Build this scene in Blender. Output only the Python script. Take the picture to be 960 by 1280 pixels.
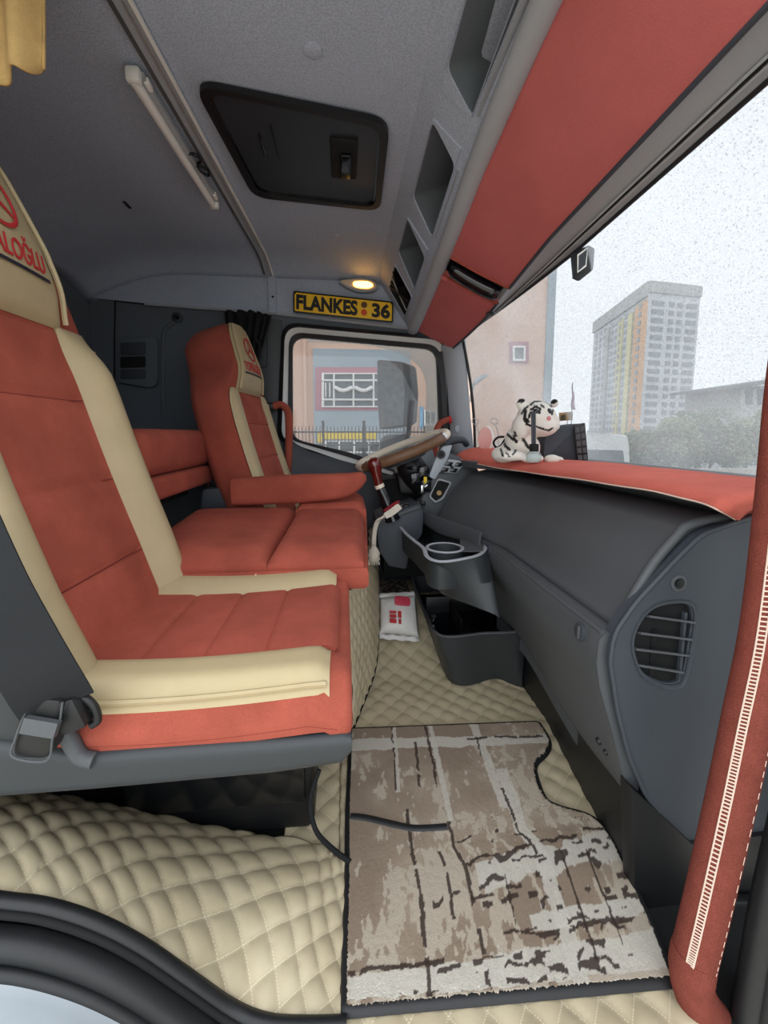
import bpy, bmesh, math, random
from mathutils import Vector, Matrix
import numpy as np

random.seed(7)
SC = bpy.context.scene
for o in list(bpy.data.objects):
    bpy.data.objects.remove(o)
COL = SC.collection
R = math.radians

# ---------------------------------------------------------------- camera
F, CX, CY = 520.0, 480.0, 600.0            # focal length and principal point, px of 960 x 1280
PITCH, YAW = math.atan(58 / F), math.atan(50 * math.cos(math.atan(58 / F)) / F)
CAM = Vector((0, 0, 1.0))
cd = bpy.data.cameras.new('camera')
cam = bpy.data.objects.new('camera', cd)
COL.objects.link(cam)
cam.location = CAM
cam.rotation_euler = (math.pi / 2 - PITCH, 0, -YAW)
cd.sensor_fit = 'HORIZONTAL'
cd.sensor_width = 36
cd.lens = 36 * F / 960
cd.shift_y = -(640 - CY) / 960
cd.clip_start, cd.clip_end = 0.02, 2000
SC.camera = cam
ROT = cam.rotation_euler.to_matrix()

# ---------------------------------------------------------------- sky, exposure
SC.view_settings.view_transform = 'Standard'
SC.view_settings.look = 'None'
SC.view_settings.gamma = 1
SC.view_settings.use_curve_mapping = False
SC.view_settings.exposure = 0.56
w = bpy.data.worlds.new('overcast')
SC.world = w
w.use_nodes = True
nt = w.node_tree
nt.nodes.clear()
wo = nt.nodes.new('ShaderNodeOutputWorld')
bg = nt.nodes.new('ShaderNodeBackground')
tc = nt.nodes.new('ShaderNodeTexCoord')
sx = nt.nodes.new('ShaderNodeSeparateXYZ')
mr = nt.nodes.new('ShaderNodeMapRange')
mx = nt.nodes.new('ShaderNodeMix')
mx.data_type = 'RGBA'
nt.links.new(tc.outputs['Generated'], sx.inputs[0])
nt.links.new(sx.outputs['Z'], mr.inputs['Value'])
mr.inputs['From Min'].default_value = 0.0
mr.inputs['From Max'].default_value = 0.8
nt.links.new(mr.outputs[0], mx.inputs['Factor'])
mx.inputs['A'].default_value = (0.86, 0.91, 0.95, 1)
mx.inputs['B'].default_value = (1.0, 1.04, 1.08, 1)
nt.links.new(mx.outputs['Result'], bg.inputs['Color'])
bg.inputs['Strength'].default_value = 1.75
nt.links.new(bg.outputs[0], wo.inputs[0])

# ---------------------------------------------------------------- measuring
def U(px, py, x=None, y=None, z=None):
    """the point of the place seen at a pixel, on the plane x=, y= or z="""
    d = ROT @ Vector(((px - CX) / F, (CY - py) / F, -1.0))
    if x is not None: t = (x - CAM.x) / d.x
    elif y is not None: t = (y - CAM.y) / d.y
    else: t = (z - CAM.z) / d.z
    return CAM + d * t

def V(*a): return Vector(a)

# ---------------------------------------------------------------- materials
def lin(c):
    c = c / 255.0
    return c / 12.92 if c <= 0.04045 else ((c + 0.055) / 1.055) ** 2.4
def rgb(r, g, b): return (lin(r), lin(g), lin(b), 1)

def mat(name, col, rough=0.6, var=None, var2=None, bump=None, metal=0.0, sheen=0.0, coat=0.0, spec=0.5, emit=None):
    """var = (scale, colour amount): mottled albedo; bump = (scale, strength, distance)"""
    m = bpy.data.materials.new(name)
    m.use_nodes = True
    n, l = m.node_tree.nodes, m.node_tree.links
    p = n['Principled BSDF']
    p.inputs['Roughness'].default_value = rough
    p.inputs['Metallic'].default_value = metal
    p.inputs['Specular IOR Level'].default_value = spec
    if sheen:
        p.inputs['Sheen Weight'].default_value = sheen
        p.inputs['Sheen Roughness'].default_value = 0.45
        p.inputs['Sheen Tint'].default_value = tuple(min(1, c * 1.6 + .1) for c in rgb(*col)[:3]) + (1,)
    if coat:
        p.inputs['Coat Weight'].default_value = coat
    c = rgb(*col)
    p.inputs['Base Color'].default_value = c
    t = n.new('ShaderNodeTexCoord')
    last = None
    for v in (var, var2):
        if not v: continue
        ns = n.new('ShaderNodeTexNoise')
        ns.inputs['Scale'].default_value = v[0]
        ns.inputs['Detail'].default_value = 5
        ns.inputs['Roughness'].default_value = 0.6
        l.new(t.outputs['Object'], ns.inputs['Vector'])
        rmp = n.new('ShaderNodeMapRange')
        rmp.inputs['From Min'].default_value = 0.3
        rmp.inputs['From Max'].default_value = 0.7
        rmp.inputs['To Min'].default_value = 1 - v[1]
        rmp.inputs['To Max'].default_value = 1 + v[1]
        l.new(ns.outputs['Fac'], rmp.inputs['Value'])
        mul = n.new('ShaderNodeVectorMath')
        mul.operation = 'SCALE'
        if last is None: mul.inputs[0].default_value = c[:3]
        else: l.new(last, mul.inputs[0])
        l.new(rmp.outputs[0], mul.inputs['Scale'])
        last = mul.outputs[0]
    if last is not None: l.new(last, p.inputs['Base Color'])
    if bump:
        nb = n.new('ShaderNodeTexNoise')
        nb.inputs['Scale'].default_value = bump[0]
        nb.inputs['Detail'].default_value = 4
        l.new(t.outputs['Object'], nb.inputs['Vector'])
        b = n.new('ShaderNodeBump')
        b.inputs['Strength'].default_value = bump[1]
        b.inputs['Distance'].default_value = bump[2] if len(bump) > 2 else 0.002
        l.new(nb.outputs['Fac'], b.inputs['Height'])
        l.new(b.outputs[0], p.inputs['Normal'])
    if emit:
        p.inputs['Emission Color'].default_value = rgb(*emit[0])
        p.inputs['Emission Strength'].default_value = emit[1]
    return m

M = {}
M['suede'] = mat('red suede', (160, 81, 66), .95, (7, .20), (420, .12), (500, .35, .0015), sheen=.15, spec=.15)
M['suede_dark'] = mat('red suede headlining', (196, 106, 104), .95, (7, .06), (380, .08), (500, .3, .0012), sheen=.15, spec=.15)
M['leather'] = mat('beige leatherette', (181, 164, 128), .5, (12, .05), None, (260, .25, .001), spec=.35)
M['cover_suede'] = mat('top lit red suede', (206, 108, 94), .95, (8, .12), (420, .1), (500, .35, .0015), sheen=.15, spec=.15)  # lighter copy of the suede, with daylight from above put into its colour
M['felt'] = mat('brownish red felt wrap', (130, 68, 58), 1, (25, .12), (700, .35), (450, .8, .003), spec=.1)
M['pan'] = mat('dark seat pan plastic', (50, 54, 57), .5, (420, .08), None, (700, .3, .0008))
M['thread'] = mat('pale thread', (228, 205, 188), .8)
M['seam'] = mat('seam groove thread', (120, 44, 36), .9)
M['headliner'] = mat('grey felt headliner', (174, 183, 199), .95, (260, .25), (3, .03), (700, .25, .001), spec=.1)
M['grey_plastic'] = mat('mid grey plastic', (166, 170, 176), .6, (300, .05), None, (600, .15, .0006), spec=.35)
M['light_plastic'] = mat('light grey plastic', (172, 176, 180), .5, (200, .03))
M['dark'] = mat('charcoal plastic', (80, 83, 86), .52, (420, .08), (4, .04), (700, .4, .0008), spec=.45)
M['dark2'] = mat('dark slate plastic', (62, 67, 74), .55, (420, .08), (5, .05), (600, .3, .0007), spec=.4)
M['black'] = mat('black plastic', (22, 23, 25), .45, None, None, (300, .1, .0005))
M['matte_black'] = mat('matte black', (16, 17, 18), .85)
M['hatch'] = mat('smoked hatch blind', (44, 49, 56), .4, (300, .08))
M['rubber'] = mat('black rubber', (30, 31, 33), .5, (60, .1), None, (250, .3, .001))
M['gloss_black'] = mat('gloss black', (14, 17, 22), .15, coat=.3)
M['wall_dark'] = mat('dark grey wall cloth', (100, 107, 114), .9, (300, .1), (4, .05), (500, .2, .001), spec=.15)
M['white_paint'] = mat('white painted metal', (214, 216, 214), .35, (8, .03), coat=.3)
M['white_plastic'] = mat('white plastic', (240, 239, 234), .4)
M['chrome'] = mat('chrome', (210, 212, 215), .15, metal=1)
M['alu'] = mat('brushed aluminium', (190, 188, 184), .4, (150, .08), metal=.6)
M['belt'] = mat('black webbing', (34, 36, 39), .75, (900, .2), None, (900, .5, .001), spec=.3)
M['curtain'] = mat('beige curtain cloth', (178, 146, 92), .9, (40, .1), (300, .08))
M['black_cloth'] = mat('black curtain cloth', (20, 21, 25), .9, (60, .2))
M['yellow'] = mat('yellow plate', (255, 204, 40), .35, (40, .06))
M['plate_black'] = mat('plate black', (20, 20, 20), .5)
M['brown_sticker'] = mat('brown seal', (96, 62, 30), .5, (400, .4))
M['red_sticker'] = mat('red seal', (222, 78, 36), .5)
M['red_print'] = mat('red print', (186, 40, 46), .7)
M['navy_print'] = mat('navy thread', (30, 30, 48), .7)
M['wood'] = mat('brown leather rim', (112, 82, 60), .5, (30, .12))
M['cream'] = mat('cream leather', (232, 220, 200), .45, (30, .04))
M['amber'] = mat('amber knob', (92, 24, 20), .12, (25, .5), coat=.6)
M['crochet'] = mat('cream crochet', (214, 204, 190), .95, (200, .15), None, (300, .6, .002))
M['maroon'] = mat('maroon yarn', (130, 22, 34), .9)
M['pink'] = mat('pink plastic', (226, 170, 162), .35)
M['wipes'] = mat('white film pack', (228, 226, 222), .3, (20, .05), None, (30, .6, .006))
M['wipes_lid'] = mat('raspberry lid', (206, 70, 88), .35)
M['wipes_red'] = mat('red ink', (196, 52, 58), .5)
M['body_grey'] = mat('pale grey body paint', (158, 166, 172), .35, (6, .04), None, (18, .2, .004))
M['silver'] = mat('silver plastic', (176, 184, 192), .35, (40, .03))
M['concrete'] = mat('concrete', (184, 178, 164), .9, (1.5, .1))
M['asphalt'] = mat('wet asphalt', (120, 122, 124), .4, (.8, .15))
M['pink_wall'] = mat('salmon render wall', (226, 190, 168), .9, (.4, .05))
M['pink_trim'] = mat('mauve painted trim', (186, 128, 140), .9)
M['grey_wall'] = mat('blue grey render wall', (160, 174, 182), .9, (.6, .06))
M['window_dark'] = mat('dark window pane', (92, 104, 110), .15, (3, .25))
M['blue_paint'] = mat('sky blue paint', (130, 180, 212), .7)
M['yellow_paint'] = mat('yellow paint', (236, 204, 60), .7)
M['tower'] = mat('hazed tower concrete', (212, 216, 218), .9, (.1, .05))  # tower wall, orange, yellow and glazing colours are paled to imitate distant haze
M['tower_side'] = mat('tower grey cladding', (186, 188, 184), .9, (.1, .06))  # greyer cladding for a band, the parapets and the far house
M['tower_yellow'] = mat('hazed yellow cladding', (228, 218, 172), .9)
M['tower_orange'] = mat('hazed orange cladding', (228, 182, 140), .9)
M['tower_glass'] = mat('hazed tower glazing', (146, 153, 157), .3, (.4, .15))
M['fence'] = mat('fence steel', (64, 68, 70), .6)
M['foliage'] = mat('shrub leaves', (112, 132, 104), .8, (2, .25))
M['foliage2'] = mat('pale shrub leaves', (138, 152, 120), .8, (2, .25))
M['trunk'] = mat('shrub trunk', (82, 76, 66), .9)
M['roof'] = mat('grey roof', (120, 122, 122), .8)
M['tan'] = mat('tan tin', (178, 140, 90), .5, (60, .3))

def glass_mat(name, tint, veil, drops, scale):
    """clear automotive glass: tinted transmission, reflection, and a mist of rain drops lit by the sky"""
    m = bpy.data.materials.new(name)
    m.use_nodes = True
    n, l = m.node_tree.nodes, m.node_tree.links
    n.clear()
    out = n.new('ShaderNodeOutputMaterial')
    tr = n.new('ShaderNodeBsdfTransparent')
    gl = n.new('ShaderNodeBsdfGlossy')
    gl.inputs['Roughness'].default_value = 0.02
    lw_ = n.new('ShaderNodeLayerWeight'); lw_.inputs['Blend'].default_value = .5
    pw = n.new('ShaderNodeMath'); pw.operation = 'POWER'; pw.inputs[1].default_value = 5; l.new(lw_.outputs['Facing'], pw.inputs[0])
    fr = n.new('ShaderNodeMath'); fr.operation = 'MULTIPLY_ADD'; fr.inputs[1].default_value = .6; fr.inputs[2].default_value = .025; l.new(pw.outputs[0], fr.inputs[0])
    m1 = n.new('ShaderNodeMixShader')
    l.new(fr.outputs[0], m1.inputs[0]); l.new(tr.outputs[0], m1.inputs[1]); l.new(gl.outputs[0], m1.inputs[2])
    tl = n.new('ShaderNodeBsdfTranslucent')
    tl.inputs['Color'].default_value = (.93, .95, .97, 1)
    t = n.new('ShaderNodeTexCoord')
    vo = n.new('ShaderNodeTexVoronoi')
    vo.inputs['Scale'].default_value = scale
    vo.inputs['Randomness'].default_value = 1
    l.new(t.outputs['Object'], vo.inputs['Vector'])
    vc = n.new('ShaderNodeSeparateColor')
    l.new(vo.outputs['Color'], vc.inputs[0])
    # drop radius differs from drop to drop
    rad = n.new('ShaderNodeMath'); rad.operation = 'MULTIPLY'
    l.new(vc.outputs[0], rad.inputs[0]); rad.inputs[1].default_value = drops
    lt = n.new('ShaderNodeMath'); lt.operation = 'LESS_THAN'
    l.new(vo.outputs['Distance'], lt.inputs[0]); l.new(rad.outputs[0], lt.inputs[1])
    # drops darken (they refract the ground) or brighten
    tint_mix = n.new('ShaderNodeMix'); tint_mix.data_type = 'RGBA'
    tint_mix.inputs['A'].default_value = (tint, tint * 1.01, tint * 1.02, 1)
    l.new(lt.outputs[0], tint_mix.inputs['Factor'])
    dcol = n.new('ShaderNodeMapRange')
    l.new(vc.outputs[1], dcol.inputs['Value'])
    dcol.inputs['To Min'].default_value = tint * .62
    dcol.inputs['To Max'].default_value = tint * 1.3
    l.new(dcol.outputs[0], tint_mix.inputs['B'])
    l.new(tint_mix.outputs['Result'], tr.inputs['Color'])
    m2 = n.new('ShaderNodeMixShader')
    ns = n.new('ShaderNodeTexNoise'); ns.inputs['Scale'].default_value = 3
    l.new(t.outputs['Object'], ns.inputs['Vector'])
    vm = n.new('ShaderNodeMapRange')
    l.new(ns.outputs['Fac'], vm.inputs['Value'])
    vm.inputs['From Min'].default_value = .3; vm.inputs['From Max'].default_value = .7
    vm.inputs['To Min'].default_value = veil * .6; vm.inputs['To Max'].default_value = veil * 1.4
    l.new(vm.outputs[0], m2.inputs[0]); l.new(m1.outputs[0], m2.inputs[1]); l.new(tl.outputs[0], m2.inputs[2])
    l.new(m2.outputs[0], out.inputs[0])
    return m
M['windscreen'] = glass_mat('rain specked tinted glass', .61, .12, .55, 250)
M['side_glass'] = glass_mat('tinted side glass', .64, .06, .45, 200)

def clear_mat(name, col, alpha, rough=.05):
    m = bpy.data.materials.new(name); m.use_nodes = True
    n, l = m.node_tree.nodes, m.node_tree.links
    n.clear()
    out = n.new('ShaderNodeOutputMaterial'); tr = n.new('ShaderNodeBsdfTransparent')
    tr.inputs[0].default_value = rgb(*col)
    g = n.new('ShaderNodeBsdfPrincipled'); g.inputs['Base Color'].default_value = rgb(*col); g.inputs['Roughness'].default_value = rough
    mixs = n.new('ShaderNodeMixShader'); mixs.inputs[0].default_value = alpha
    l.new(tr.outputs[0], mixs.inputs[1]); l.new(g.outputs[0], mixs.inputs[2]); l.new(mixs.outputs[0], out.inputs[0])
    return m
M['clear'] = clear_mat('clear glass jar', (225, 235, 235), .25)
M['deflector'] = clear_mat('smoked rain deflector', (228, 230, 228), .35)
def translucent(m):
    n, l = m.node_tree.nodes, m.node_tree.links
    mixs = [x for x in n if x.type == 'MIX_SHADER'][0]
    t = n.new('ShaderNodeBsdfTranslucent'); t.inputs[0].default_value = (.9, .9, .88, 1)
    l.new(t.outputs[0], mixs.inputs[2])
translucent(M['deflector'])

def attr_mat(name, rough=.9, bump=None, sheen=0):
    m = bpy.data.materials.new(name); m.use_nodes = True
    n, l = m.node_tree.nodes, m.node_tree.links
    p = n['Principled BSDF']; p.inputs['Roughness'].default_value = rough
    p.inputs['Specular IOR Level'].default_value = .15
    p.inputs['Sheen Weight'].default_value = sheen
    a = n.new('ShaderNodeVertexColor'); a.layer_name = 'tint'
    t = n.new('ShaderNodeTexCoord'); ns = n.new('ShaderNodeTexNoise'); ns.inputs['Scale'].default_value = bump[0]
    l.new(t.outputs['Object'], ns.inputs['Vector'])
    mr = n.new('ShaderNodeMapRange'); mr.inputs['To Min'].default_value = .8; mr.inputs['To Max'].default_value = 1.2
    l.new(ns.outputs['Fac'], mr.inputs['Value'])
    sc = n.new('ShaderNodeVectorMath'); sc.operation = 'SCALE'
    l.new(a.outputs['Color'], sc.inputs[0]); l.new(mr.outputs[0], sc.inputs['Scale'])
    l.new(sc.outputs[0], p.inputs['Base Color'])
    b = n.new('ShaderNodeBump'); b.inputs['Strength'].default_value = bump[1]; b.inputs['Distance'].default_value = bump[2]
    l.new(ns.outputs['Fac'], b.inputs['Height']); l.new(b.outputs[0], p.inputs['Normal'])
    return m
M['carpet'] = attr_mat('cut pile carpet', .95, (500, .5, .002), .1)
M['plush'] = attr_mat('white plush', .95, (700, .8, .002), .3)

# ---------------------------------------------------------------- mesh tools
ORG = {}
def org(o): return ORG.get(o.name, Vector((0, 0, 0))) if o else Vector((0, 0, 0))

def tag(o, label=None, cat=None, group=None, kind=None):
    if label: o['label'] = label
    if cat: o['category'] = cat
    if group: o['group'] = group
    if kind: o['kind'] = kind
    return o

def thing(name, label, cat, loc=(0, 0, 0), group=None, kind=None):
    o = bpy.data.objects.new(name, None)
    COL.objects.link(o)
    o.empty_display_size = .05
    o.location = loc
    ORG[o.name] = Vector(loc)
    return tag(o, label, cat, group, kind)

def link(name, me, m, parent=None, sharp=40):
    o = bpy.data.objects.new(name, me)
    COL.objects.link(o)
    if m is not None and not me.materials: me.materials.append(M[m] if isinstance(m, str) else m)
    if parent: o.parent = parent
    if sharp is not None and len(me.polygons):
        me.shade_smooth(); me.set_sharp_from_angle(angle=R(sharp))
    return o

def mk(name, verts, faces, m, parent=None, sharp=40, origin=None):
    """world-space vertices; the object's origin is its parent's base, or its own centre at the top level"""
    vs = [Vector(v) for v in verts]
    if parent is not None: og = org(parent)
    elif origin is not None: og = Vector(origin)
    else:
        og = sum(vs, Vector()) / len(vs)
        og.z = min(v.z for v in vs)
    me = bpy.data.meshes.new(name)
    me.from_pydata([v - og for v in vs], [], faces)
    bm = bmesh.new(); bm.from_mesh(me)
    bmesh.ops.recalc_face_normals(bm, faces=bm.faces); bm.to_mesh(me); bm.free()
    o = link(name, me, m, parent, sharp)
    if parent is None:
        o.location = og
        ORG[o.name] = og
    else:
        ORG[o.name] = org(parent)
    return o

def from_bm(name, bm, m, parent=None, sharp=40):
    bm.verts.ensure_lookup_table()
    bm.verts.index_update()
    vs = [v.co.copy() for v in bm.verts]
    fs = [[v.index for v in f.verts] for f in bm.faces]
    bm.free()
    return mk(name, vs, fs, m, parent, sharp)

def catmull(pts, n=8, closed=False):
    P = [Vector(p) for p in pts]
    out = []
    L = len(P)
    rng = range(L if closed else L - 1)
    for i in rng:
        if closed: a, b, c, d = P[i - 1], P[i], P[(i + 1) % L], P[(i + 2) % L]
        else: a, b, c, d = P[max(i - 1, 0)], P[i], P[i + 1], P[min(i + 2, L - 1)]
        for k in range(n):
            t = k / n
            out.append(.5 * ((2 * b) + (c - a) * t + (2 * a - 5 * b + 4 * c - d) * t * t + (-a + 3 * b - 3 * c + d) * t ** 3))
    if not closed: out.append(P[-1].copy())
    return out

def rounded(pts, r, n=5):
    """a closed polygon of 3D points with its corners rounded by r"""
    P = [Vector(p) for p in pts]
    out = []
    for i, p in enumerate(P):
        a, c = P[i - 1], P[(i + 1) % len(P)]
        ra = min(r, (a - p).length * .48, (c - p).length * .48)
        s, e = p + (a - p).normalized() * ra, p + (c - p).normalized() * ra
        for k in range(n + 1):
            t = k / n
            out.append(s * (1 - t) ** 2 + p * 2 * t * (1 - t) + e * t * t)
    return out

def loft(name, rings, m, parent=None, caps=True, closed=True, sharp=40):
    n = len(rings[0]); vs = []; fs = []
    for r in rings: vs += list(r)
    for i in range(len(rings) - 1):
        for j in range(n if closed else n - 1):
            k = (j + 1) % n
            fs.append((i * n + j, i * n + k, (i + 1) * n + k, (i + 1) * n + j))
    if caps and closed:
        fs.append(tuple(range(n))); fs.append(tuple(range((len(rings) - 1) * n, len(rings) * n)))
    return mk(name, vs, fs, m, parent, sharp)

def tube(name, pts, r, m, parent=None, seg=10, closed=False, up=None, sharp=50):
    """sweep; r a number, a list of numbers, or (a, b) half sizes of a flat oval section"""
    P = [Vector(p) for p in pts]
    rings = []
    prev = Vector(up) if up else None
    for i, p in enumerate(P):
        if closed: t = (P[(i + 1) % len(P)] - P[i - 1]).normalized()
        else: t = (P[min(i + 1, len(P) - 1)] - P[max(i - 1, 0)]).normalized()
        if prev is None: prev = t.orthogonal()
        a = (prev - t * prev.dot(t)).normalized()
        prev = a
        b = t.cross(a)
        if isinstance(r, tuple): ra, rb = r
        elif isinstance(r, list): ra = rb = r[i]
        else: ra = rb = r
        rings.append([p + a * math.cos(2 * math.pi * k / seg) * ra + b * math.sin(2 * math.pi * k / seg) * rb for k in range(seg)])
    if closed: rings.append(rings[0])
    return loft(name, rings, m, parent, caps=not closed, sharp=sharp)

def ribbon(name, pts, w, th, m, parent=None, side=None, sharp=40):
    """a flat band of width w and thickness th along pts; side = width direction (one vector or one for each point)"""
    P = [Vector(p) for p in pts]
    rings = []
    for i, p in enumerate(P):
        t = (P[min(i + 1, len(P) - 1)] - P[max(i - 1, 0)]).normalized()
        s = Vector(side[i] if isinstance(side, list) else side)
        s = (s - t * s.dot(t)).normalized()
        nn = t.cross(s)
        ww = w[i] if isinstance(w, list) else w
        rings.append([p - s * ww / 2 - nn * th / 2, p + s * ww / 2 - nn * th / 2, p + s * ww / 2 + nn * th / 2, p - s * ww / 2 + nn * th / 2])
    return loft(name, rings, m, parent, sharp=sharp)

def box(name, c, s, m, parent=None, r=.004, rot=None, seg=2, taper=None, sharp=40):
    """bevelled box; rot an Euler triple in degrees; taper (tx, ty): scale of the top face"""
    bm = bmesh.new()
    bmesh.ops.create_cube(bm, size=1)
    for v in bm.verts:
        k = (taper if taper and v.co.z > 0 else (1, 1))
        v.co = Vector((v.co.x * s[0] * k[0], v.co.y * s[1] * k[1], v.co.z * s[2]))
    r = min(r, min(s) * .49)
    if r > 0:
        bmesh.ops.bevel(bm, geom=list(bm.edges), offset=r, segments=seg, profile=.5, affect='EDGES')
    if rot:
        from mathutils import Euler
        bmesh.ops.rotate(bm, verts=bm.verts, cent=(0, 0, 0), matrix=Euler([R(a) for a in rot]).to_matrix())
    bmesh.ops.translate(bm, verts=bm.verts, vec=Vector(c))
    return from_bm(name, bm, m, parent, sharp)

def lathe(name, c, prof, m, parent=None, axis=(0, 0, 1), seg=24, sharp=40):
    """prof: (radius, height) along axis from c"""
    ax = Vector(axis).normalized(); a = ax.orthogonal().normalized(); b = ax.cross(a)
    rings = [[Vector(c) + ax * h + (a * math.cos(2 * math.pi * k / seg) + b * math.sin(2 * math.pi * k / seg)) * max(r, 1e-4) for k in range(seg)] for r, h in prof]
    return loft(name, rings, m, parent, sharp=sharp)

def slab(name, pts, vec, m, parent=None, r=0, seg=2, sharp=40):
    """a polygon given thickness along vec, edges bevelled by r"""
    bm = bmesh.new()
    vs = [bm.verts.new(Vector(p)) for p in pts]
    f = bm.faces.new(vs)
    e = bmesh.ops.extrude_face_region(bm, geom=[f])
    nv = [x for x in e['geom'] if isinstance(x, bmesh.types.BMVert)]
    bmesh.ops.translate(bm, verts=nv, vec=Vector(vec))
    bmesh.ops.recalc_face_normals(bm, faces=bm.faces)
    if r > 0:
        ed = [x for x in bm.edges if len(x.link_faces) == 2 and x.calc_face_angle(0) > R(50)]
        bmesh.ops.bevel(bm, geom=ed, offset=r, segments=seg, profile=.5, affect='EDGES')
    return from_bm(name, bm, m, parent, sharp)

def ring(name, outer, inner, vec, m, parent=None, sharp=40):
    """a frame between two outlines of the same point count, thick along vec"""
    n = len(outer); v = Vector(vec)
    rings = [outer, inner, [Vector(p) + v for p in inner], [Vector(p) + v for p in outer]]
    vs = [Vector(p) for r in rings for p in r]
    fs = []
    for i in range(4):
        k = (i + 1) % 4
        for j in range(n):
            q = (j + 1) % n
            fs.append((i * n + j, i * n + q, k * n + q, k * n + j))
    return mk(name, vs, fs, m, parent, sharp)

def sheet(name, G, th, m, parent=None, sharp=50, flip=False, cols=None):
    """a grid of points G[i][j] made into a sheet of thickness th (below its normal); cols: a colour for each point"""
    A = np.array([[list(p) for p in row] for row in G], dtype=float)
    a, b = A.shape[:2]
    du = np.gradient(A, axis=0); dv = np.gradient(A, axis=1)
    N = np.cross(du, dv)
    N /= np.maximum(np.linalg.norm(N, axis=2, keepdims=True), 1e-9)
    if flip: N = -N
    B = A - N * th
    vs = [Vector(p) for p in A.reshape(-1, 3)] + [Vector(p) for p in B.reshape(-1, 3)]
    off = a * b
    fs = []
    for i in range(a - 1):
        for j in range(b - 1):
            q = (i * b + j, (i + 1) * b + j, (i + 1) * b + j + 1, i * b + j + 1)
            fs.append(q); fs.append(tuple(off + x for x in reversed(q)))
    per = [(i, 0) for i in range(a)] + [(a - 1, j) for j in range(1, b)] + [(i, b - 1) for i in range(a - 2, -1, -1)] + [(0, j) for j in range(b - 2, 0, -1)]
    idx = [i * b + j for i, j in per]
    for k in range(len(idx)):
        p, q = idx[k], idx[(k + 1) % len(idx)]
        fs.append((p, q, off + q, off + p))
    o = mk(name, vs, fs, m, parent, sharp)
    if cols is not None:
        ca = o.data.color_attributes.new('tint', 'FLOAT_COLOR', 'POINT')
        c = np.ones((2 * off, 4)); cc = np.array(cols).reshape(-1, 3)
        c[:off, :3] = cc; c[off:, :3] = cc
        ca.data.foreach_set('color', c.ravel())
    return o

def lerp(a, b, t): return a + (b - a) * t
def sstep(a, b, x):
    t = max(0, min(1, (x - a) / (b - a))); return t * t * (3 - 2 * t)

def interp(pts, t):
    """pts: (key, value...) rows; linear, value a number or Vector"""
    if t <= pts[0][0]: return pts[0][1]
    for (a, va), (b, vb) in zip(pts, pts[1:]):
        if t <= b: return lerp(va, vb, (t - a) / (b - a))
    return pts[-1][1]

def text_mesh(txt, size, sx=1.0, bold=0.0, extrude=.0006):
    """flat lettering as mesh data in its own XY plane, centred"""
    cu = bpy.data.curves.new('lettering', 'FONT')
    cu.body = txt; cu.size = size; cu.extrude = extrude; cu.offset = bold
    cu.align_x = 'CENTER'; cu.align_y = 'CENTER'; cu.resolution_u = 4
    tmp = bpy.data.objects.new('lettering', cu); COL.objects.link(tmp)
    dg = bpy.context.evaluated_depsgraph_get()
    me = bpy.data.meshes.new_from_object(tmp.evaluated_get(dg))
    bpy.data.objects.remove(tmp); bpy.data.curves.remove(cu)
    for v in me.vertices: v.co.x *= sx
    return me

def place_text(name, txt, size, c, right, up, m, parent, sx=1.0, bold=0.0, extrude=.0006, bend=None):
    me = text_mesh(txt, size, sx, bold, extrude)
    rt = Vector(right).normalized(); u = Vector(up); u = (u - rt * u.dot(rt)).normalized(); nn = rt.cross(u)
    og = org(parent)
    for v in me.vertices:
        q = v.co.copy()
        if bend: p = bend(q)
        else: p = Vector(c) + rt * q.x + u * q.y + nn * q.z
        v.co = p - og
    me.name = name
    o = link(name, me, m, parent, None)
    return o

def pieces(name, mesh_obj, spots, parent):
    """more of the same part, sharing mesh data; spots: offsets"""
    for s in spots:
        c = mesh_obj.copy(); COL.objects.link(c)
        c.parent = parent
        c.location = mesh_obj.location + Vector(s)

def surface_hit(o, px, py):
    """where the line of sight through a pixel meets an object already built: point, normal"""
    og = o.matrix_world.translation if False else ORG[o.name]
    d = (ROT @ Vector(((px - CX) / F, (CY - py) / F, -1.0))).normalized()
    ok, loc, nn, _ = o.ray_cast(CAM - og, d)
    if not ok: return None, None
    if nn.dot(d) > 0: nn = -nn
    return loc + og, nn

def ray_poly(c, d, poly):
    best = None
    for i in range(len(poly)):
        a, b = poly[i], poly[(i + 1) % len(poly)]
        ex, ez = b.x - a.x, b.z - a.z
        det = d.x * (-ez) + d.z * ex
        if abs(det) < 1e-9: continue
        t = ((a.x - c.x) * (-ez) + (a.z - c.z) * ex) / det
        s = (d.x * (a.z - c.z) - d.z * (a.x - c.x)) / det
        if t > 0 and -1e-6 <= s <= 1 + 1e-6 and (best is None or t < best): best = t
    return c + d * (best or 1)
# ================================================================ the cab shell
XR, XF, YN, YF = -1.32, .70, .60, 2.40      # rear wall, front, near side (open door), far side (driver's door)
HX0, HX1, HY0, HY1 = -.345, .145, 1.20, 1.735    # roof hatch opening

def ceil_z(x, y):
    z = 1.89
    d = x - XR
    if d < .5: z -= .15 * (1 - d / .5) ** 2
    d = YF - y
    if d < .22: z -= .07 * (1 - d / .22) ** 2
    if x > .02: z -= .35 * (x - .02) ** 2
    return z

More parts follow.
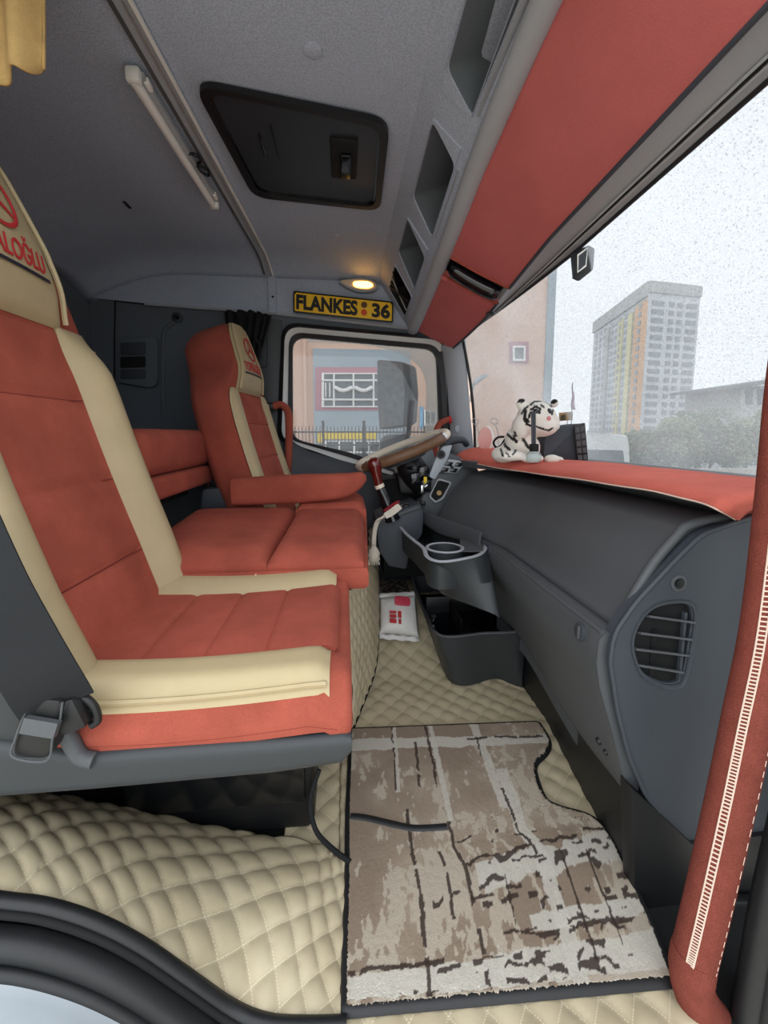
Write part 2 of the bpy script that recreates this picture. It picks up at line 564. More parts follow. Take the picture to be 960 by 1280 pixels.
def axis(breaks, step):
    out = []
    for a, b in zip(breaks, breaks[1:]):
        n = max(1, round((b - a) / step))
        out += [a + (b - a) * k / n for k in range(n)]
    return out + [breaks[-1]]
xs = axis([XR, -.8, HX0, HX1, .25], .045)
ys = axis([YN - .02, HY0, HY1, 2.15, YF], .045)
vs, fs = [], []
for x in xs:
    for y in ys: vs.append((x, y, ceil_z(x, y)))
nb = len(ys)
for i in range(len(xs) - 1):
    for j in range(nb - 1):
        mxx, myy = (xs[i] + xs[i + 1]) / 2, (ys[j] + ys[j + 1]) / 2
        fs.append((i * nb + j, (i + 1) * nb + j, (i + 1) * nb + j + 1, i * nb + j + 1))
ceiling = mk('ceiling', vs, fs, 'headliner')
tag(ceiling, 'grey felt headliner of the cab', kind='structure')
so = ceiling.modifiers.new('thickness', 'SOLIDIFY'); so.thickness = .02; so.offset = 1
# outer roof skin keeps daylight out
tag(box('roof_skin', ((XR + XF) / 2, 1.5, 2.03), (XF - XR + .1, 1.95, .02), 'white_paint', r=.005), 'white outer roof skin above the headliner', kind='structure')
for (a, b) in (((XR - .03, 1.5, 1.9), (.02, 1.95, .28)), ((-.3, YF + .06, 1.95), (2.1, .02, .2)), ((-.3, YN - .05, 1.9), (2.1, .02, .28))):
    tag(box('trim_roof_edge', a, b, 'white_paint', r=.004), 'white roof edge panel', kind='structure')

# button plugs and a slit in the headliner
for px, py in ((391, 66), (421, 296)):
    p = U(px, py, z=1.885)
    r = .019 if py < 100 else .011
    p.z = ceil_z(p.x, p.y)
    lathe('headliner_button', p + V(0, 0, .004), [(r * 1.2, 0), (r * 1.2, -.006), (r * .8, -.0085), (r * .3, -.009)], 'headliner' if py < 100 else 'light_plastic', ceiling, seg=18)
p = U(159, 259, z=1.88); p.z = ceil_z(p.x, p.y)
box('headliner_slot', p + V(0, 0, .002), (.012, .05, .012), 'matte_black', ceiling, r=.002)

# ---- walls
def quadwall(name, pts, vec, m, label):
    return tag(slab(name, pts, vec, m), label, kind='structure')
wr = quadwall('wall_rear', [(XR, YN - .04, -.05), (XR, YF + .04, -.05), (XR, YF + .04, 1.76), (XR, YN - .04, 1.76)], (-.03, 0, 0), 'wall_dark', 'dark rear wall behind the bunk')
wn = quadwall('wall_near', [(XR, YN - .04, -.05), (-.80, YN - .04, -.05), (-.80, YN - .04, 1.9), (XR, YN - .04, 1.9)], (0, .03, 0), 'grey_plastic', 'pillar wall behind the passenger door opening')
wl = quadwall('wall_lintel', [(-.80, YN - .04, 1.80), (.70, YN - .04, 1.80), (.70, YN - .04, 2.0), (-.80, YN - .04, 2.0)], (0, .03, 0), 'grey_plastic', 'roof side rail over the passenger door opening')
fl = quadwall('floor', [(XR, YN - .06, -.06), (.66, YN - .06, -.06), (1.08, YN + .1, -.06), (1.08, YF + .05, -.06), (XR, YF + .05, -.06)], (0, 0, .03), 'matte_black', 'black cab floor pan')
wf2 = quadwall('wall_front', [(1.08, YN - .05, -.05), (1.08, YF + .05, -.05), (1.07, YF + .05, .86), (1.07, YN - .05, .86)], (.03, 0, 0), 'matte_black', 'front bulkhead behind the dashboard')

# seams on the rear and far walls: sheet covering the upper wall, light line under it
tube('wall_seam', [V(XR + .003, y, 1.755) for y in (.7, 1.4, 2.1, 2.36)], .005, 'matte_black', wr, seg=6)
# far wall with the window hole
WY = 2.40
PANE = [U(px, py, y=WY) for px, py in ((365, 420), (546, 436), (552, 608), (500, 590), (440, 567), (390, 555), (365, 548))]
PANE = rounded(PANE, .075, 6)
pc = sum(PANE, Vector()) / len(PANE)
def grow(pts, d, c=None, dy=0):
    c = c or pc
    return [c + (p - c) * (1 + d / (p - c).length) + V(0, dy, 0) for p in pts]
def rect_hit(p, c, x0, x1, z0, z1):
    d = p - c
    t = min([(b - a) / s for s, a, b in ((d.x, c.x, x1 if d.x > 0 else x0), (d.z, c.z, z1 if d.z > 0 else z0)) if abs(s) > 1e-6])
    return c + d * t
hole = grow(PANE, .055)
RECT = [V(XR, WY, -.05), V(.78, WY, -.05), V(.725, WY, .88), V(.655, WY, 1.48), V(.655, WY, 1.92), V(XR, WY, 1.92)]
ang_ = sorted(set([math.atan2((p - pc).z, (p - pc).x) for p in RECT + hole] + [k * .1 for k in range(-31, 32)]))
outer = [ray_poly(pc, V(math.cos(a), 0, math.sin(a)), RECT) for a in ang_]
hole = [ray_poly(pc, V(math.cos(a), 0, math.sin(a)), hole) for a in ang_]
wf = ring('wall_far', outer, hole, (0, .05, 0), 'wall_dark')
tag(wf, 'dark far side wall around the driver door', kind='structure')
# upper side panel (grey, over door and bunk) and ledge
def far_pt(px, py, y=WY - .012): return U(px, py, y=y)
up = [V(XR + .02, WY - .02, 1.70), far_pt(181, 379), far_pt(345, 391), far_pt(512, 409), V(.60, WY - .012, 1.60), V(.60, WY - .012, 1.87), V(XR + .02, WY - .02, 1.87)]
sp = slab('side_panel', up, (0, .012, 0), 'headliner', wf, r=.003)
sp['label'] = 'grey felt side panel above the door and bunk'
ribbon('side_ledge', [far_pt(181, 380, WY - .02), far_pt(345, 392, WY - .02), far_pt(512, 411, WY - .02)], .014, .008, 'grey_plastic', wf, side=(0, .3, 1))
ribbon('pillar_strip', [far_pt(340, 346, WY - .025), far_pt(341, 391, WY - .03)], .04, .012, 'headliner', wf, side=(1, 0, 0))
lathe('screw', far_pt(341, 371, WY - .036), [(.006, 0), (.006, -.002), (.003, -.003)], 'black', wf, axis=(0, 1, 0), seg=10)
# pillar behind the door, lighter moulding
pl = [far_pt(px, py, WY - .015) for px, py in ((318, 396), (352, 400), (356, 640), (318, 640))]
slab('pillar_trim', pl, (0, .015, 0), 'dark', wf, r=.004)
tube('pillar_moulding', catmull([far_pt(px, py, WY - .018) for px, py in ((320, 425), (320, 455), (324, 459), (330, 459), (334, 455), (334, 420))], 5), .004, 'dark2', wf, seg=8)

# ---- driver door: panel, seal, white frame, glass
d1 = thing('door_1', 'black driver door with white window frame', None, (pc.x, WY, 0), kind='structure')
o1, o2, o3 = grow(PANE, .056, dy=-.035), grow(PANE, .036, dy=-.03), grow(PANE, .012, dy=-.02)
ring('door_seal', grow(PANE, .078, dy=-.03), grow(PANE, .052, dy=-.045), (0, .045, 0), 'rubber', d1)
ring('window_surround', grow(PANE, .054, dy=-.03), grow(PANE, .020, dy=-.012), (0, .04, 0), 'white_paint', d1)
ring('window_gasket', grow(PANE, .022, dy=-.018), grow(PANE, -.004, dy=-.006), (0, .03, 0), 'rubber', d1)
g = slab('window_1', PANE, (0, .005, 0), 'side_glass'); tag(g, 'tinted driver door window pane', kind='structure')
# lower door panel: follows the window sill
sill = [(356, 548), (369, 558), (388, 568), (425, 578), (462, 588), (500, 604), (532, 618), (556, 624)]
low = [far_pt(px, py, WY - .045) for px, py in sill]
G = []
for k, p in enumerate(low):
    row = []
    for t, dy in ((0, 0), (.02, -.012), (.06, -.02), (.22, -.022), (.28, -.05), (.36, -.055), (.44, -.03), (.75, -.02), (.95, -.015)):
        row.append(V(p.x, p.y + dy, p.z - t))
    G.append(row)
sheet('door_panel', G, .03, 'dark2', d1, flip=False)
tube('door_pull', catmull([far_pt(px, py, WY - .075) for px, py in ((433, 588), (441, 597), (457, 604), (466, 606))], 5), .012, 'black', d1, seg=8)
tube('door_panel_line', catmull([far_pt(px, py, WY - .068) for px, py in ((415, 576), (437, 583), (470, 590), (510, 606))], 5), .004, 'black', d1, seg=6)

# rain deflector outside the driver window: pale translucent band
dout = [U(px, py, y=WY + .05) for px, py in ((385, 428), (455, 431), (505, 444), (530, 470), (532, 520), (530, 560))]
dinn = [U(px, py, y=WY + .03) for px, py in ((380, 412), (460, 416), (540, 424), (556, 446), (558, 520), (556, 560))]
a, b = catmull(dout, 6), catmull(dinn, 6)
df = sheet('rain_deflector', [[lerp(p, q, t) for t in (0, .5, 1)] for p, q in zip(a, b)], .003, 'deflector')
tag(df, 'pale translucent rain deflector round the driver window', 'deflector')

# ---- windscreen: curved pane, gasket, pillars, header
def ws_top(y):   # upper edge of the glass
    px = [(.45, .835), (.68, .83), (1.25, .785), (2.0, .775), (2.4, .775)]
    x = .70 - .045 * max(0, (y - 1.3)) ** 2
    return V(x, y, 1 + interp(px, y) * .69 / 1.0 + .0)
def ws_bot(y): return V(1.03 - .285 * max(0, y - 1.3) ** 2, y, .865)
yy = [.45 + (2.30 - .45) * k / 24 for k in range(25)]
G = [[lerp(ws_top(y), ws_bot(y), t) + V(.02 * math.sin(math.pi * t), 0, 0) for t in [q / 8 for q in range(9)]] for y in yy]
wsn = sheet('window_2', G, .006, 'windscreen'); tag(wsn, 'rain specked windscreen', kind='structure')
tube('windscreen_gasket', [ws_top(y) + V(-.004, 0, 0) for y in yy], .005, 'rubber', wsn, seg=8)
tube('windscreen_gasket', [lerp(ws_top(2.30), ws_bot(2.30), t / 8) + V(-.006 + .02 * math.sin(math.pi * t / 8), 0, 0) for t in range(9)], .008, 'rubber', wsn, seg=8)
for y in (.47,):
    tube('windscreen_gasket', [lerp(ws_top(y), ws_bot(y), t / 8) + V(-.006 + .02 * math.sin(math.pi * t / 8), 0, 0) for t in range(9)], .008, 'rubber', wsn, seg=8)
# far A pillar
PIL = [((551, 432), (580, 424)), ((553, 445), (580, 432)), ((556, 480), (582, 465)), ((559, 520), (586, 520)), ((563, 560), (590, 560)), ((566, 600), (594, 600))]
G = []
for (a, b) in PIL:
    p, q = U(a[0], a[1], y=2.375), U(b[0], b[1], y=2.30)
    mid = (p + q) / 2 + V(-.012, -.02, 0)
    G.append(catmull([p + V(0, .03, 0), p, mid, q, q + V(.02, .03, 0)], 3))
ap = sheet('trim_pillar_far', G, .01, 'grey_plastic'); tag(ap, 'grey trim on the pillar beside the driver', kind='structure')
p = U(572, 536, y=2.32)
lathe('pillar_button', p + V(0, -.002, 0), [(.018, 0), (.018, -.004), (.012, -.006)], 'grey_plastic', ap, axis=(-.2, 1, 0), seg=18)
ribbon('pillar_seal', [U(px, py, y=2.372) for px, py in ((549, 440), (553, 470), (556, 520), (560, 560), (563, 600))], .03, .02, 'rubber', ap, side=(1, 0, 0))

# ---- front header: lip roll, visors, grooved header trim
LIP = [(.45, V(.37, 0, 1.80)), (.8, V(.375, 0, 1.785)), (1.15, V(.372, 0, 1.745)), (1.55, V(.375, 0, 1.668)), (1.9, V(.378, 0, 1.615)), (2.15, V(.382, 0, 1.585)), (2.37, V(.386, 0, 1.57))]
def lip(y):
    v = interp(LIP, y).copy(); v.y = y; return v
VE = [(.45, 1.00), (.62, .99), (1.24, .93), (1.5, .87), (1.8, .80), (2.05, .78), (2.33, .77)]
def vis(y):     # front edge of the visors
    return V(.61, y, 1 + interp(VE, y) * .61)
ly = [.45 + (2.37 - .45) * k / 40 for k in range(41)]
lp = tube('trim_header_lip', catmull([lip(y) for y in ly[::4]], 4), (.030, .022), 'grey_plastic', up=(1, 0, 0), seg=14)
tag(lp, 'grey rolled lip of the overhead shelf', kind='structure')
hy = [y for y in ly if y < 2.34]
GR = []
for y in hy:
    a, b = vis(y) + V(0, 0, .008), ws_top(y) + V(-.004, 0, .004)
    GR.append([a, lerp(a, b, .3) + V(0, 0, .006), lerp(a, b, .7) + V(0, 0, .004), b])
hd = sheet('trim_header', GR, .02, 'grey_plastic', flip=False); tag(hd, 'grey grooved header trim over the windscreen', kind='structure')
for t in (.62, .76):
    tube('header_groove', [lerp(vis(y), ws_top(y), t) + V(0, 0, .003) for y in hy], .003, 'light_plastic', hd, seg=6)
tube('header_groove', [lerp(vis(y), ws_top(y), .69) + V(0, 0, .004) for y in hy], .003, 'matte_black', hd, seg=6)
# roof panel above visors (closes the shelf)
G = [[V(.25, y, ceil_z(.25, y) + .015), V(.45, y, ceil_z(.25, y) + .02), V(.62, y, 1.80), ws_top(y) + V(.01, 0, .03)] for y in hy]
rf = sheet('wall_shelf_back', G, .02, 'headliner', flip=True); tag(rf, 'inner back of the overhead shelf', kind='structure')
# ---- ceiling rail
rp = []
ra, rb = U(152, 0, z=1.885), U(341, 345, y=2.38)
xr = (U(165, 20, z=1.885).x + U(338, 338, z=1.87).x) / 2
tr = thing('trim_1', 'aluminium rail across the headliner', None, (xr, 1.5, 1.87), kind='structure')
ya = [.62 + (2.36 - .62) * k / 20 for k in range(21)]
def railx(y): return lerp(U(150, 0, z=1.88).x, U(340, 344, z=1.86).x, (y - .845) / (2.3 - .845))
ribbon('rail_base', [V(railx(y) - .012, y, ceil_z(railx(y), y) - .004) for y in ya], .052, .006, 'grey_plastic', tr, side=(1, 0, 0))
ribbon('rail_bright', [V(railx(y) + .014, y, ceil_z(railx(y), y) - .010) for y in ya], .007, .008, 'white_plastic', tr, side=(1, 0, 0))
ribbon('rail_groove', [V(railx(y) - .004, y, ceil_z(railx(y), y) - .008) for y in ya], .005, .004, 'alu', tr, side=(1, 0, 0))
ribbon('rail_channel', [V(railx(y) - .030, y, ceil_z(railx(y), y) - .006) for y in ya], .010, .006, 'dark', tr, side=(1, 0, 0))

# ================================================================ overhead shelf with cubbies
os_ = thing('overhead_shelf', 'grey felt overhead shelf with open cubbies above the windscreen', 'shelf', (.3, 1.4, 1.6))
def cub(y, t):   # t 0 = top edge at the ceiling, 1 = the lip
    a = V(.205, y, ceil_z(.205, y)); b = lip(y) + V(-.02, 0, .012)
    m_ = lerp(a, b, t); return m_
segs = [(.5, .55, 0), (.55, 1.10, 1), (1.10, 1.20, 0), (1.20, 1.58, 2), (1.58, 1.66, 0), (1.66, 1.98, 3), (1.98, 2.06, 0), (2.06, 2.32, 4), (2.32, 2.38, 0)]
T0, T1 = .30, .82
vs, fs = [], []
def addq(q):
    i = len(vs); vs.extend(q); fs.append((i, i + 1, i + 2, i + 3))
for (y0, y1, k) in segs:
    n = max(1, round((y1 - y0) / .08))
    for q in range(n):
        a, b = lerp(y0, y1, q / n), lerp(y0, y1, (q + 1) / n)
        for (t0, t1) in ((0, T0), (T0, T1), (T1, 1)):
            if k and t0 == T0: continue
            addq([cub(a, t0), cub(b, t0), cub(b, t1), cub(a, t1)])
bm = bmesh.new()
face = mk('shelf_face', vs, fs, 'headliner', os_, sharp=30)
for (y0, y1, k) in segs:
    if not k: continue
    sk = .05 if k < 4 else 0          # openings lean like parallelograms
    c = [cub(y0 + .00, T0), cub(y1 - sk, T0), cub(y1, T1), cub(y0 + sk, T1)]
    full = [cub(y0, T0), cub(y1, T0), cub(y1, T1), cub(y0, T1)]
    ring('cubby_frame', grow(rounded(full, .002, 3), .004, sum(full, Vector()) / 4), rounded(c, .02, 3), (-.004, 0, -.004), 'headliner', os_)
    dep = V(.16, 0, .05)
    inner = rounded(c, .02, 3)
    back = [p + dep for p in inner]
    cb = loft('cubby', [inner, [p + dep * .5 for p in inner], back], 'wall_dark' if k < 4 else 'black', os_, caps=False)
    slab('cubby_back', back, (.004, 0, 0), 'wall_dark', cb)
    ribbon('cubby_lip', [lerp(c[3], c[2], t) + V(.02, 0, -.005) for t in (.03, .5, .97)], .03, .006, 'grey_plastic', cb, side=(1, 0, .4))
    if k == 4:   # elastic net over the last cubby
        for t in (.2, .4, .6, .8):
            tube('net_cord', [lerp(c[0], c[1], t) + V(-.008, 0, -.008), lerp(c[3], c[2], 1 - t) + V(-.008, 0, -.008)], .003, 'light_plastic' if t == .4 else 'black', cb, seg=6)

# ================================================================ sun visors
def visor(name, y0, y1, label, slant=0.06):
    t = thing(name, label, 'sun visor', (.5, (y0 + y1) / 2, lip(y0).z - .1), 'suede covered sun visors')
    G = []
    n = 30
    for k in range(n + 1):
        row = []
        for q in range(11):
            s = q / 10
            ya, yb = (y0, y1)
            y = lerp(ya, yb, k / n) + (slant * (.5 - s) if k == n and y1 < 2 else 0) + (slant * (.5 - s) if k == 0 and y0 > 1 else 0)
            a, b = lip(y) + V(.024, 0, -.012), vis(y) + V(-.004, 0, 0)
            p = lerp(a, b, s)
            e = min(k, n - k) / 3.0
            p.z += -.012 * math.sin(math.pi * s) ** .7 * min(1, .35 + e)
            row.append(p)
        G.append(row)
    sheet('visor_panel', G, .018, 'suede_dark', t, flip=False)
    ed = [p + V(0, 0, -.002) for p in G[n if y1 < 2 else 0]]
    tube('visor_hem', ed, .004, 'suede', t, seg=6)
    tube('visor_edge', [r[-1] for r in G], .006, 'dark2', t, seg=6)
    return t
visor('sun_visor', .57, 1.56, 'wide red suede sun visor on the passenger side, nearest the camera')
visor('sun_visor', 1.68, 2.33, 'small red suede sun visor on the driver side beyond the dark gap')
vh = thing('visor_holder', 'dark blue-black bar in the gap between the two red sun visors', 'holder', (.5, 1.62, 1.5))
tube('holder_bar', catmull([lerp(lip(1.62), vis(1.60), t) + V(0, .03 * (.5 - t), -.004 - .012 * math.sin(math.pi * t)) for t in (.16, .3, .5, .7, .9)], 4), [.022, .026] + [.03] * 13 + [.026, .02], 'gloss_black', vh, seg=12)
box('holder_clip', vis(1.72) + V(-.01, 0, -.012), (.03, .02, .012), 'black', vh, r=.004)
# ================================================================ quilted floor liner, mats
def fz(x, y):
    return .15 * sstep(1.55, 2.05, y)

def quilt_mat():
    m = bpy.data.materials.new('quilted beige leatherette'); m.use_nodes = True
    n, l = m.node_tree.nodes, m.node_tree.links
    p = n['Principled BSDF']; p.inputs['Roughness'].default_value = .5; p.inputs['Specular IOR Level'].default_value = .35
    a = n.new('ShaderNodeVertexColor'); a.layer_name = 'tint'
    s = n.new('ShaderNodeSeparateColor'); l.new(a.outputs['Color'], s.inputs[0])
    PI = math.pi
    def math_(op, x, y=None):
        q = n.new('ShaderNodeMath'); q.operation = op
        for i, v in enumerate((x, y)):
            if v is None: continue
            if isinstance(v, (int, float)): q.inputs[i].default_value = v
            else: l.new(v, q.inputs[i])
        return q.outputs[0]
    # red, green channels hold the quilt coordinates (cells), stitches are dashes along the seams
    def edge(c):
        f = math_('FRACT', c); return math_('ABSOLUTE', math_('SUBTRACT', math_('FRACT', math_('ADD', c, .5)), .5))
    eu, ev = edge(s.outputs[0]), edge(s.outputs[1])
    du = math_('LESS_THAN', math_('FRACT', math_('MULTIPLY', s.outputs[1], 11)), .62)
    dv = math_('LESS_THAN', math_('FRACT', math_('MULTIPLY', s.outputs[0], 11)), .62)
    su = math_('MULTIPLY', math_('LESS_THAN', eu, .018), du)
    sv = math_('MULTIPLY', math_('LESS_THAN', ev, .018), dv)
    st = math_('MAXIMUM', su, sv)
    t = n.new('ShaderNodeTexCoord'); ns = n.new('ShaderNodeTexNoise'); ns.inputs['Scale'].default_value = 9; ns.inputs['Detail'].default_value = 6
    l.new(t.outputs['Object'], ns.inputs['Vector'])
    mx = n.new('ShaderNodeMix'); mx.data_type = 'RGBA'
    mx.inputs['A'].default_value = rgb(180, 164, 132); mx.inputs['B'].default_value = rgb(210, 198, 170)
    l.new(ns.outputs['Fac'], mx.inputs['Factor'])
    m2 = n.new('ShaderNodeMix'); m2.data_type = 'RGBA'; m2.inputs['B'].default_value = rgb(226, 214, 186)
    l.new(st, m2.inputs['Factor']); l.new(mx.outputs['Result'], m2.inputs['A'])
    l.new(m2.outputs['Result'], p.inputs['Base Color'])
    b = n.new('ShaderNodeBump'); b.inputs['Strength'].default_value = .2; b.inputs['Distance'].default_value = .001
    nb = n.new('ShaderNodeTexNoise'); nb.inputs['Scale'].default_value = 400; l.new(t.outputs['Object'], nb.inputs['Vector'])
    l.new(nb.outputs['Fac'], b.inputs['Height']); l.new(b.outputs[0], p.inputs['Normal'])
    return m
M['quilt'] = quilt_mat()
CELL = .056
def quilt(name, base, us, vs_, parent, puff=.009, rot=45, cell=CELL):
    """padded sheet: base(u, v) in metres -> point; diamonds stand proud between stitched seams"""
    nu, nv = len(us), len(vs_)
    P = np.array([[list(base(u, v)) for v in vs_] for u in us])
    du = np.gradient(P, axis=0); dv = np.gradient(P, axis=1)
    N = np.cross(du, dv); N /= np.maximum(np.linalg.norm(N, axis=2, keepdims=True), 1e-9)
    if N[nu // 2, nv // 2, 2] < -.1 or (abs(N[nu // 2, nv // 2, 2]) <= .1 and N[nu // 2, nv // 2, 0] < 0): N = -N
    UU, VV = np.meshgrid(us, vs_, indexing='ij')
    c, s = math.cos(R(rot)), math.sin(R(rot))
    a, b = (UU * c + VV * s) / cell, (-UU * s + VV * c) / cell
    wob = .05 * np.sin(a * 1.3 + b * .7)
    h = (np.abs(np.sin(np.pi * (a + wob))) * np.abs(np.sin(np.pi * b))) ** .42
    Q = P + N * (h * puff)[:, :, None]
    cols = np.stack([a + wob + 100, b + 100, np.zeros_like(a)], axis=2)
    return sheet(name, Q, .006, 'quilt', parent, sharp=180, cols=cols)
def rng(a, b, st): return [a + (b - a) * k / max(1, round((b - a) / st)) for k in range(max(1, round((b - a) / st)) + 1)]

liner = thing('floor_liner', 'beige quilted leatherette liner covering the cab floor', 'floor liner', (.3, 1.2, 0))
def xmax(y): return interp([(.6, .60), (.87, .65), (1.2, .70)], y)
quilt('liner_floor', lambda u, v: V(-.02 + (u + .02) * (xmax(v) + .02) / .72, v, fz(u, v)), rng(-.02, .70, .008), rng(.54, 2.3, .008), liner)
quilt('liner_floor', lambda u, v: V(u, v, fz(u, v) - .008), rng(-.16, -.02, .008), rng(.80, 2.3, .008), liner)
# near left: the liner climbs over the wheel arch to the door sill
SILL = [(-260, 1108), (-120, 1112), (0, 1128), (60, 1136), (120, 1155), (175, 1183), (232, 1222), (290, 1262), (335, 1280), (385, 1283), (433, 1282)]
TOPL = [(-200, 985), (-100, 985), (0, 990), (60, 996), (120, 1006), (180, 1018), (250, 1033), (320, 1045), (392, 1056), (418, 1070), (436, 1082)]
def above(px, py, y):
    p = U(px, py, y=y); return p if p.z > .006 else U(px, py, z=.006)
S_ = catmull([above(px, py, .63) for px, py in SILL], 6)
T_ = catmull([above(px, py, .95) for px, py in TOPL], 6)
def poly_at(P, t):
    f = t * (len(P) - 1); i = min(int(f), len(P) - 2); return lerp(P[i], P[i + 1], f - i)
LEN = 1.02
def arch(u, v):
    a, b = poly_at(S_, u / LEN), poly_at(T_, u / LEN)
    t = v / .36
    p = lerp(a, b, t); p.z += .045 * math.sin(math.pi * t) * (1 - sstep(.72, 1.0, u / LEN))
    return p
quilt('liner_arch', arch, rng(0, LEN, .006), rng(0, .36, .006), liner, puff=.010, rot=35, cell=.058)
# face of the engine tunnel under the middle seat
FLO = catmull([U(440, 912, z=0), U(456, 872, z=.02), U(468, 836, z=.05), U(472, 790, z=.12), U(472, 745, z=.15)], 6)
TOPT = catmull([U(425, 745, y=FLO[0].y + .02), U(440, 735, y=1.45), U(455, 725, y=1.6), U(460, 690, y=1.85), U(462, 660, y=2.1)], 6)
L2 = 1.0
quilt('liner_tunnel', lambda u, v: lerp(poly_at(FLO, u / L2), poly_at(TOPT, u / L2), v / .4) + V(.015 * math.sin(math.pi * v / .4), 0, 0), rng(0, L2, .008), rng(0, .4, .008), liner)
tube('liner_piping', [p + V(.004, -.002, .006) for p in FLO], .005, 'matte_black', liner, seg=8)
tube('liner_piping', catmull([U(px, py, z=z) for px, py, z in ((399, 962, .16), (388, 1000, .1), (394, 1036, .05), (412, 1058, .03), (438, 1078, .02))], 5), .006, 'matte_black', liner, seg=8)
tube('liner_binding', [p + V(0, -.004, .006) for p in S_], .013, 'rubber', liner, seg=8)

# door sill of the body: rubber seal rolls and white painted sill
ds = thing('trim_sill', 'black rubber door seal and white painted sill', None, (-.2, .55, .1), kind='structure')
def off(P, dy, dz, dx=0): return [p + V(dx, dy, dz) for p in P]
tube('sill_seal', off(S_, -.034, -.022), (.022, .018), 'rubber', ds, seg=14, up=(0, 1, 0))
tube('sill_seal', off(S_, -.056, -.044), .011, 'rubber', ds, seg=12)
tube('sill_bead', off(S_, -.018, .004), .006, 'matte_black', ds, seg=8)
G = [[p + V(0, -.058, -.050), p + V(0, -.075, -.058), p + V(0, -.13, -.066), p + V(0, -.17, -.10), p + V(0, -.18, -.5)] for p in S_]
sheet('sill_panel', G, .01, 'body_grey', ds)

# ---- patterned carpet mat
def bil(c, s, t): return lerp(lerp(c[0], c[1], s), lerp(c[3], c[2], s), t)
MATC = [U(438, 914, z=.012), U(672, 905, z=.012), U(838, 1250, z=.012), U(433, 1262, z=.012)]
# outline (in pixels on the floor): far edge, right edge with its notch, near edge, left edge
RE = [(672, 905), (684, 925), (682, 940), (668, 955), (668, 970), (680, 1000), (700, 1012), (738, 1024), (762, 1050), (790, 1110), (815, 1165), (838, 1225)]
LE = [(440, 914), (439, 960), (437, 1020), (437, 1090), (435, 1170), (433, 1262)]
REp = catmull([U(px, py, z=.012) for px, py in RE], 6); LEp = catmull([U(px, py, z=.012) for px, py in LE], 6)
NV, NU = 300, 260
rs = random.Random(3)
QR0, QR1 = U(690, 905, z=.012), U(838, 1235, z=.012)
def vnoise(n, seed):
    r = np.random.RandomState(seed); return r.rand(n, n)
def smooth_noise(S, T, scale, seed, stretch=(1, 1)):
    g = vnoise(64, seed)
    x, y = S * scale * stretch[0], T * scale * stretch[1]
    xi, yi = np.floor(x).astype(int), np.floor(y).astype(int)
    fx, fy = x - xi, y - yi
    fx, fy = fx * fx * (3 - 2 * fx), fy * fy * (3 - 2 * fy)
    q = lambda i, j: g[i % 64, j % 64]
    return (q(xi, yi) * (1 - fx) + q(xi + 1, yi) * fx) * (1 - fy) + (q(xi, yi + 1) * (1 - fx) + q(xi + 1, yi + 1) * fx) * fy
S, T = np.meshgrid(np.linspace(0, 1, NU), np.linspace(0, 1, NV), indexing='ij')
fbm = lambda sc, sd, st=(1, 1): (smooth_noise(S, T, sc, sd, st) * .5 + smooth_noise(S, T, sc * 2.1, sd + 1, st) * .3 + smooth_noise(S, T, sc * 4.3, sd + 2, st) * .2)
taupe, taupe2, cream_, whit, darkb = [np.array(rgb(*c)[:3]) for c in ((144, 127, 110), (166, 150, 132), (186, 174, 157), (204, 199, 188), (58, 45, 40))]
def mixc(A, B, k): return A * (1 - k[..., None]) + B * k[..., None]
n1 = fbm(4, 1, (1, 1.4)); n2 = fbm(16, 5, (2.2, 1)); n3 = fbm(40, 9)
colm = mixc(np.broadcast_to(taupe, S.shape + (3,)).copy(), taupe2, np.clip((n1 - .35) * 3, 0, 1))
zone = np.clip((T - .52) * 2.2, 0, 1) * .42 * np.clip(S * 2 + .3, 0, 1) + np.clip((.18 - S) * 4, 0, 1) * .25
colm = mixc(colm, cream_, ((n2 * .6 + n1 * .5 + zone * .5) > .66).astype(float) * .9)
colm = mixc(colm, whit, ((n2 * .5 + n3 * .25 + zone * .55) > .74).astype(float) * .8)
def hline(t0, w, s0, s1, dark=True, amp=.012, seed=0, dens=.35):
    """a broken line running across the mat (const T), ragged"""
    global colm
    c = t0 + (fbm(14, 20 + seed) - .5) * amp * 2
    band = (np.abs(T - c) < w) & (S > s0) & (S < s1)
    if dark: band &= (smooth_noise(S, T, 30, 40 + seed) > dens)
    colm = mixc(colm, darkb if dark else whit, band.astype(float) * (.92 if dark else .85))
def vline(s0, w, t0, t1, dark=True, amp=.006, seed=0, dens=.25, lean=0):
    global colm
    c = s0 + lean * (T - t0) + (fbm(30, 60 + seed) - .5) * amp * 2
    band = (np.abs(S - c) < w) & (T > t0) & (T < t1)
    if dark: band &= (smooth_noise(S, T, 26, 80 + seed) > dens)
    colm = mixc(colm, darkb if dark else whit, band.astype(float) * (.92 if dark else .8))
vline(.60, .02, 0, .48, False, seed=1, lean=.10); vline(.68, .028, .30, 1, False, seed=2, lean=.05)
vline(.205, .008, 0, .35, False, seed=3); vline(.385, .012, 0, .5, False, seed=4, lean=.05)
hline(.105, .028, 0, 1, False, seed=5); hline(.735, .035, .45, 1, False, seed=6, amp=.03); hline(.95, .035, 0, 1, False, seed=7)
hline(.86, .02, .6, 1, False, seed=8)
vline(.30, .006, .10, .36, True, seed=11); vline(.36, .0065, 0, .36, True, seed=12, lean=.05); vline(.195, .004, 0, .35, True, seed=13)
vline(.235, .007, .42, 1, True, seed=14, lean=.02); vline(.40, .007, .50, 1, True, seed=15, lean=.06); vline(.345, .005, .62, .82, True, seed=16)
vline(.66, .006, .40, .72, True, seed=17, lean=.10); vline(.60, .004, .08, .2, True, seed=18)
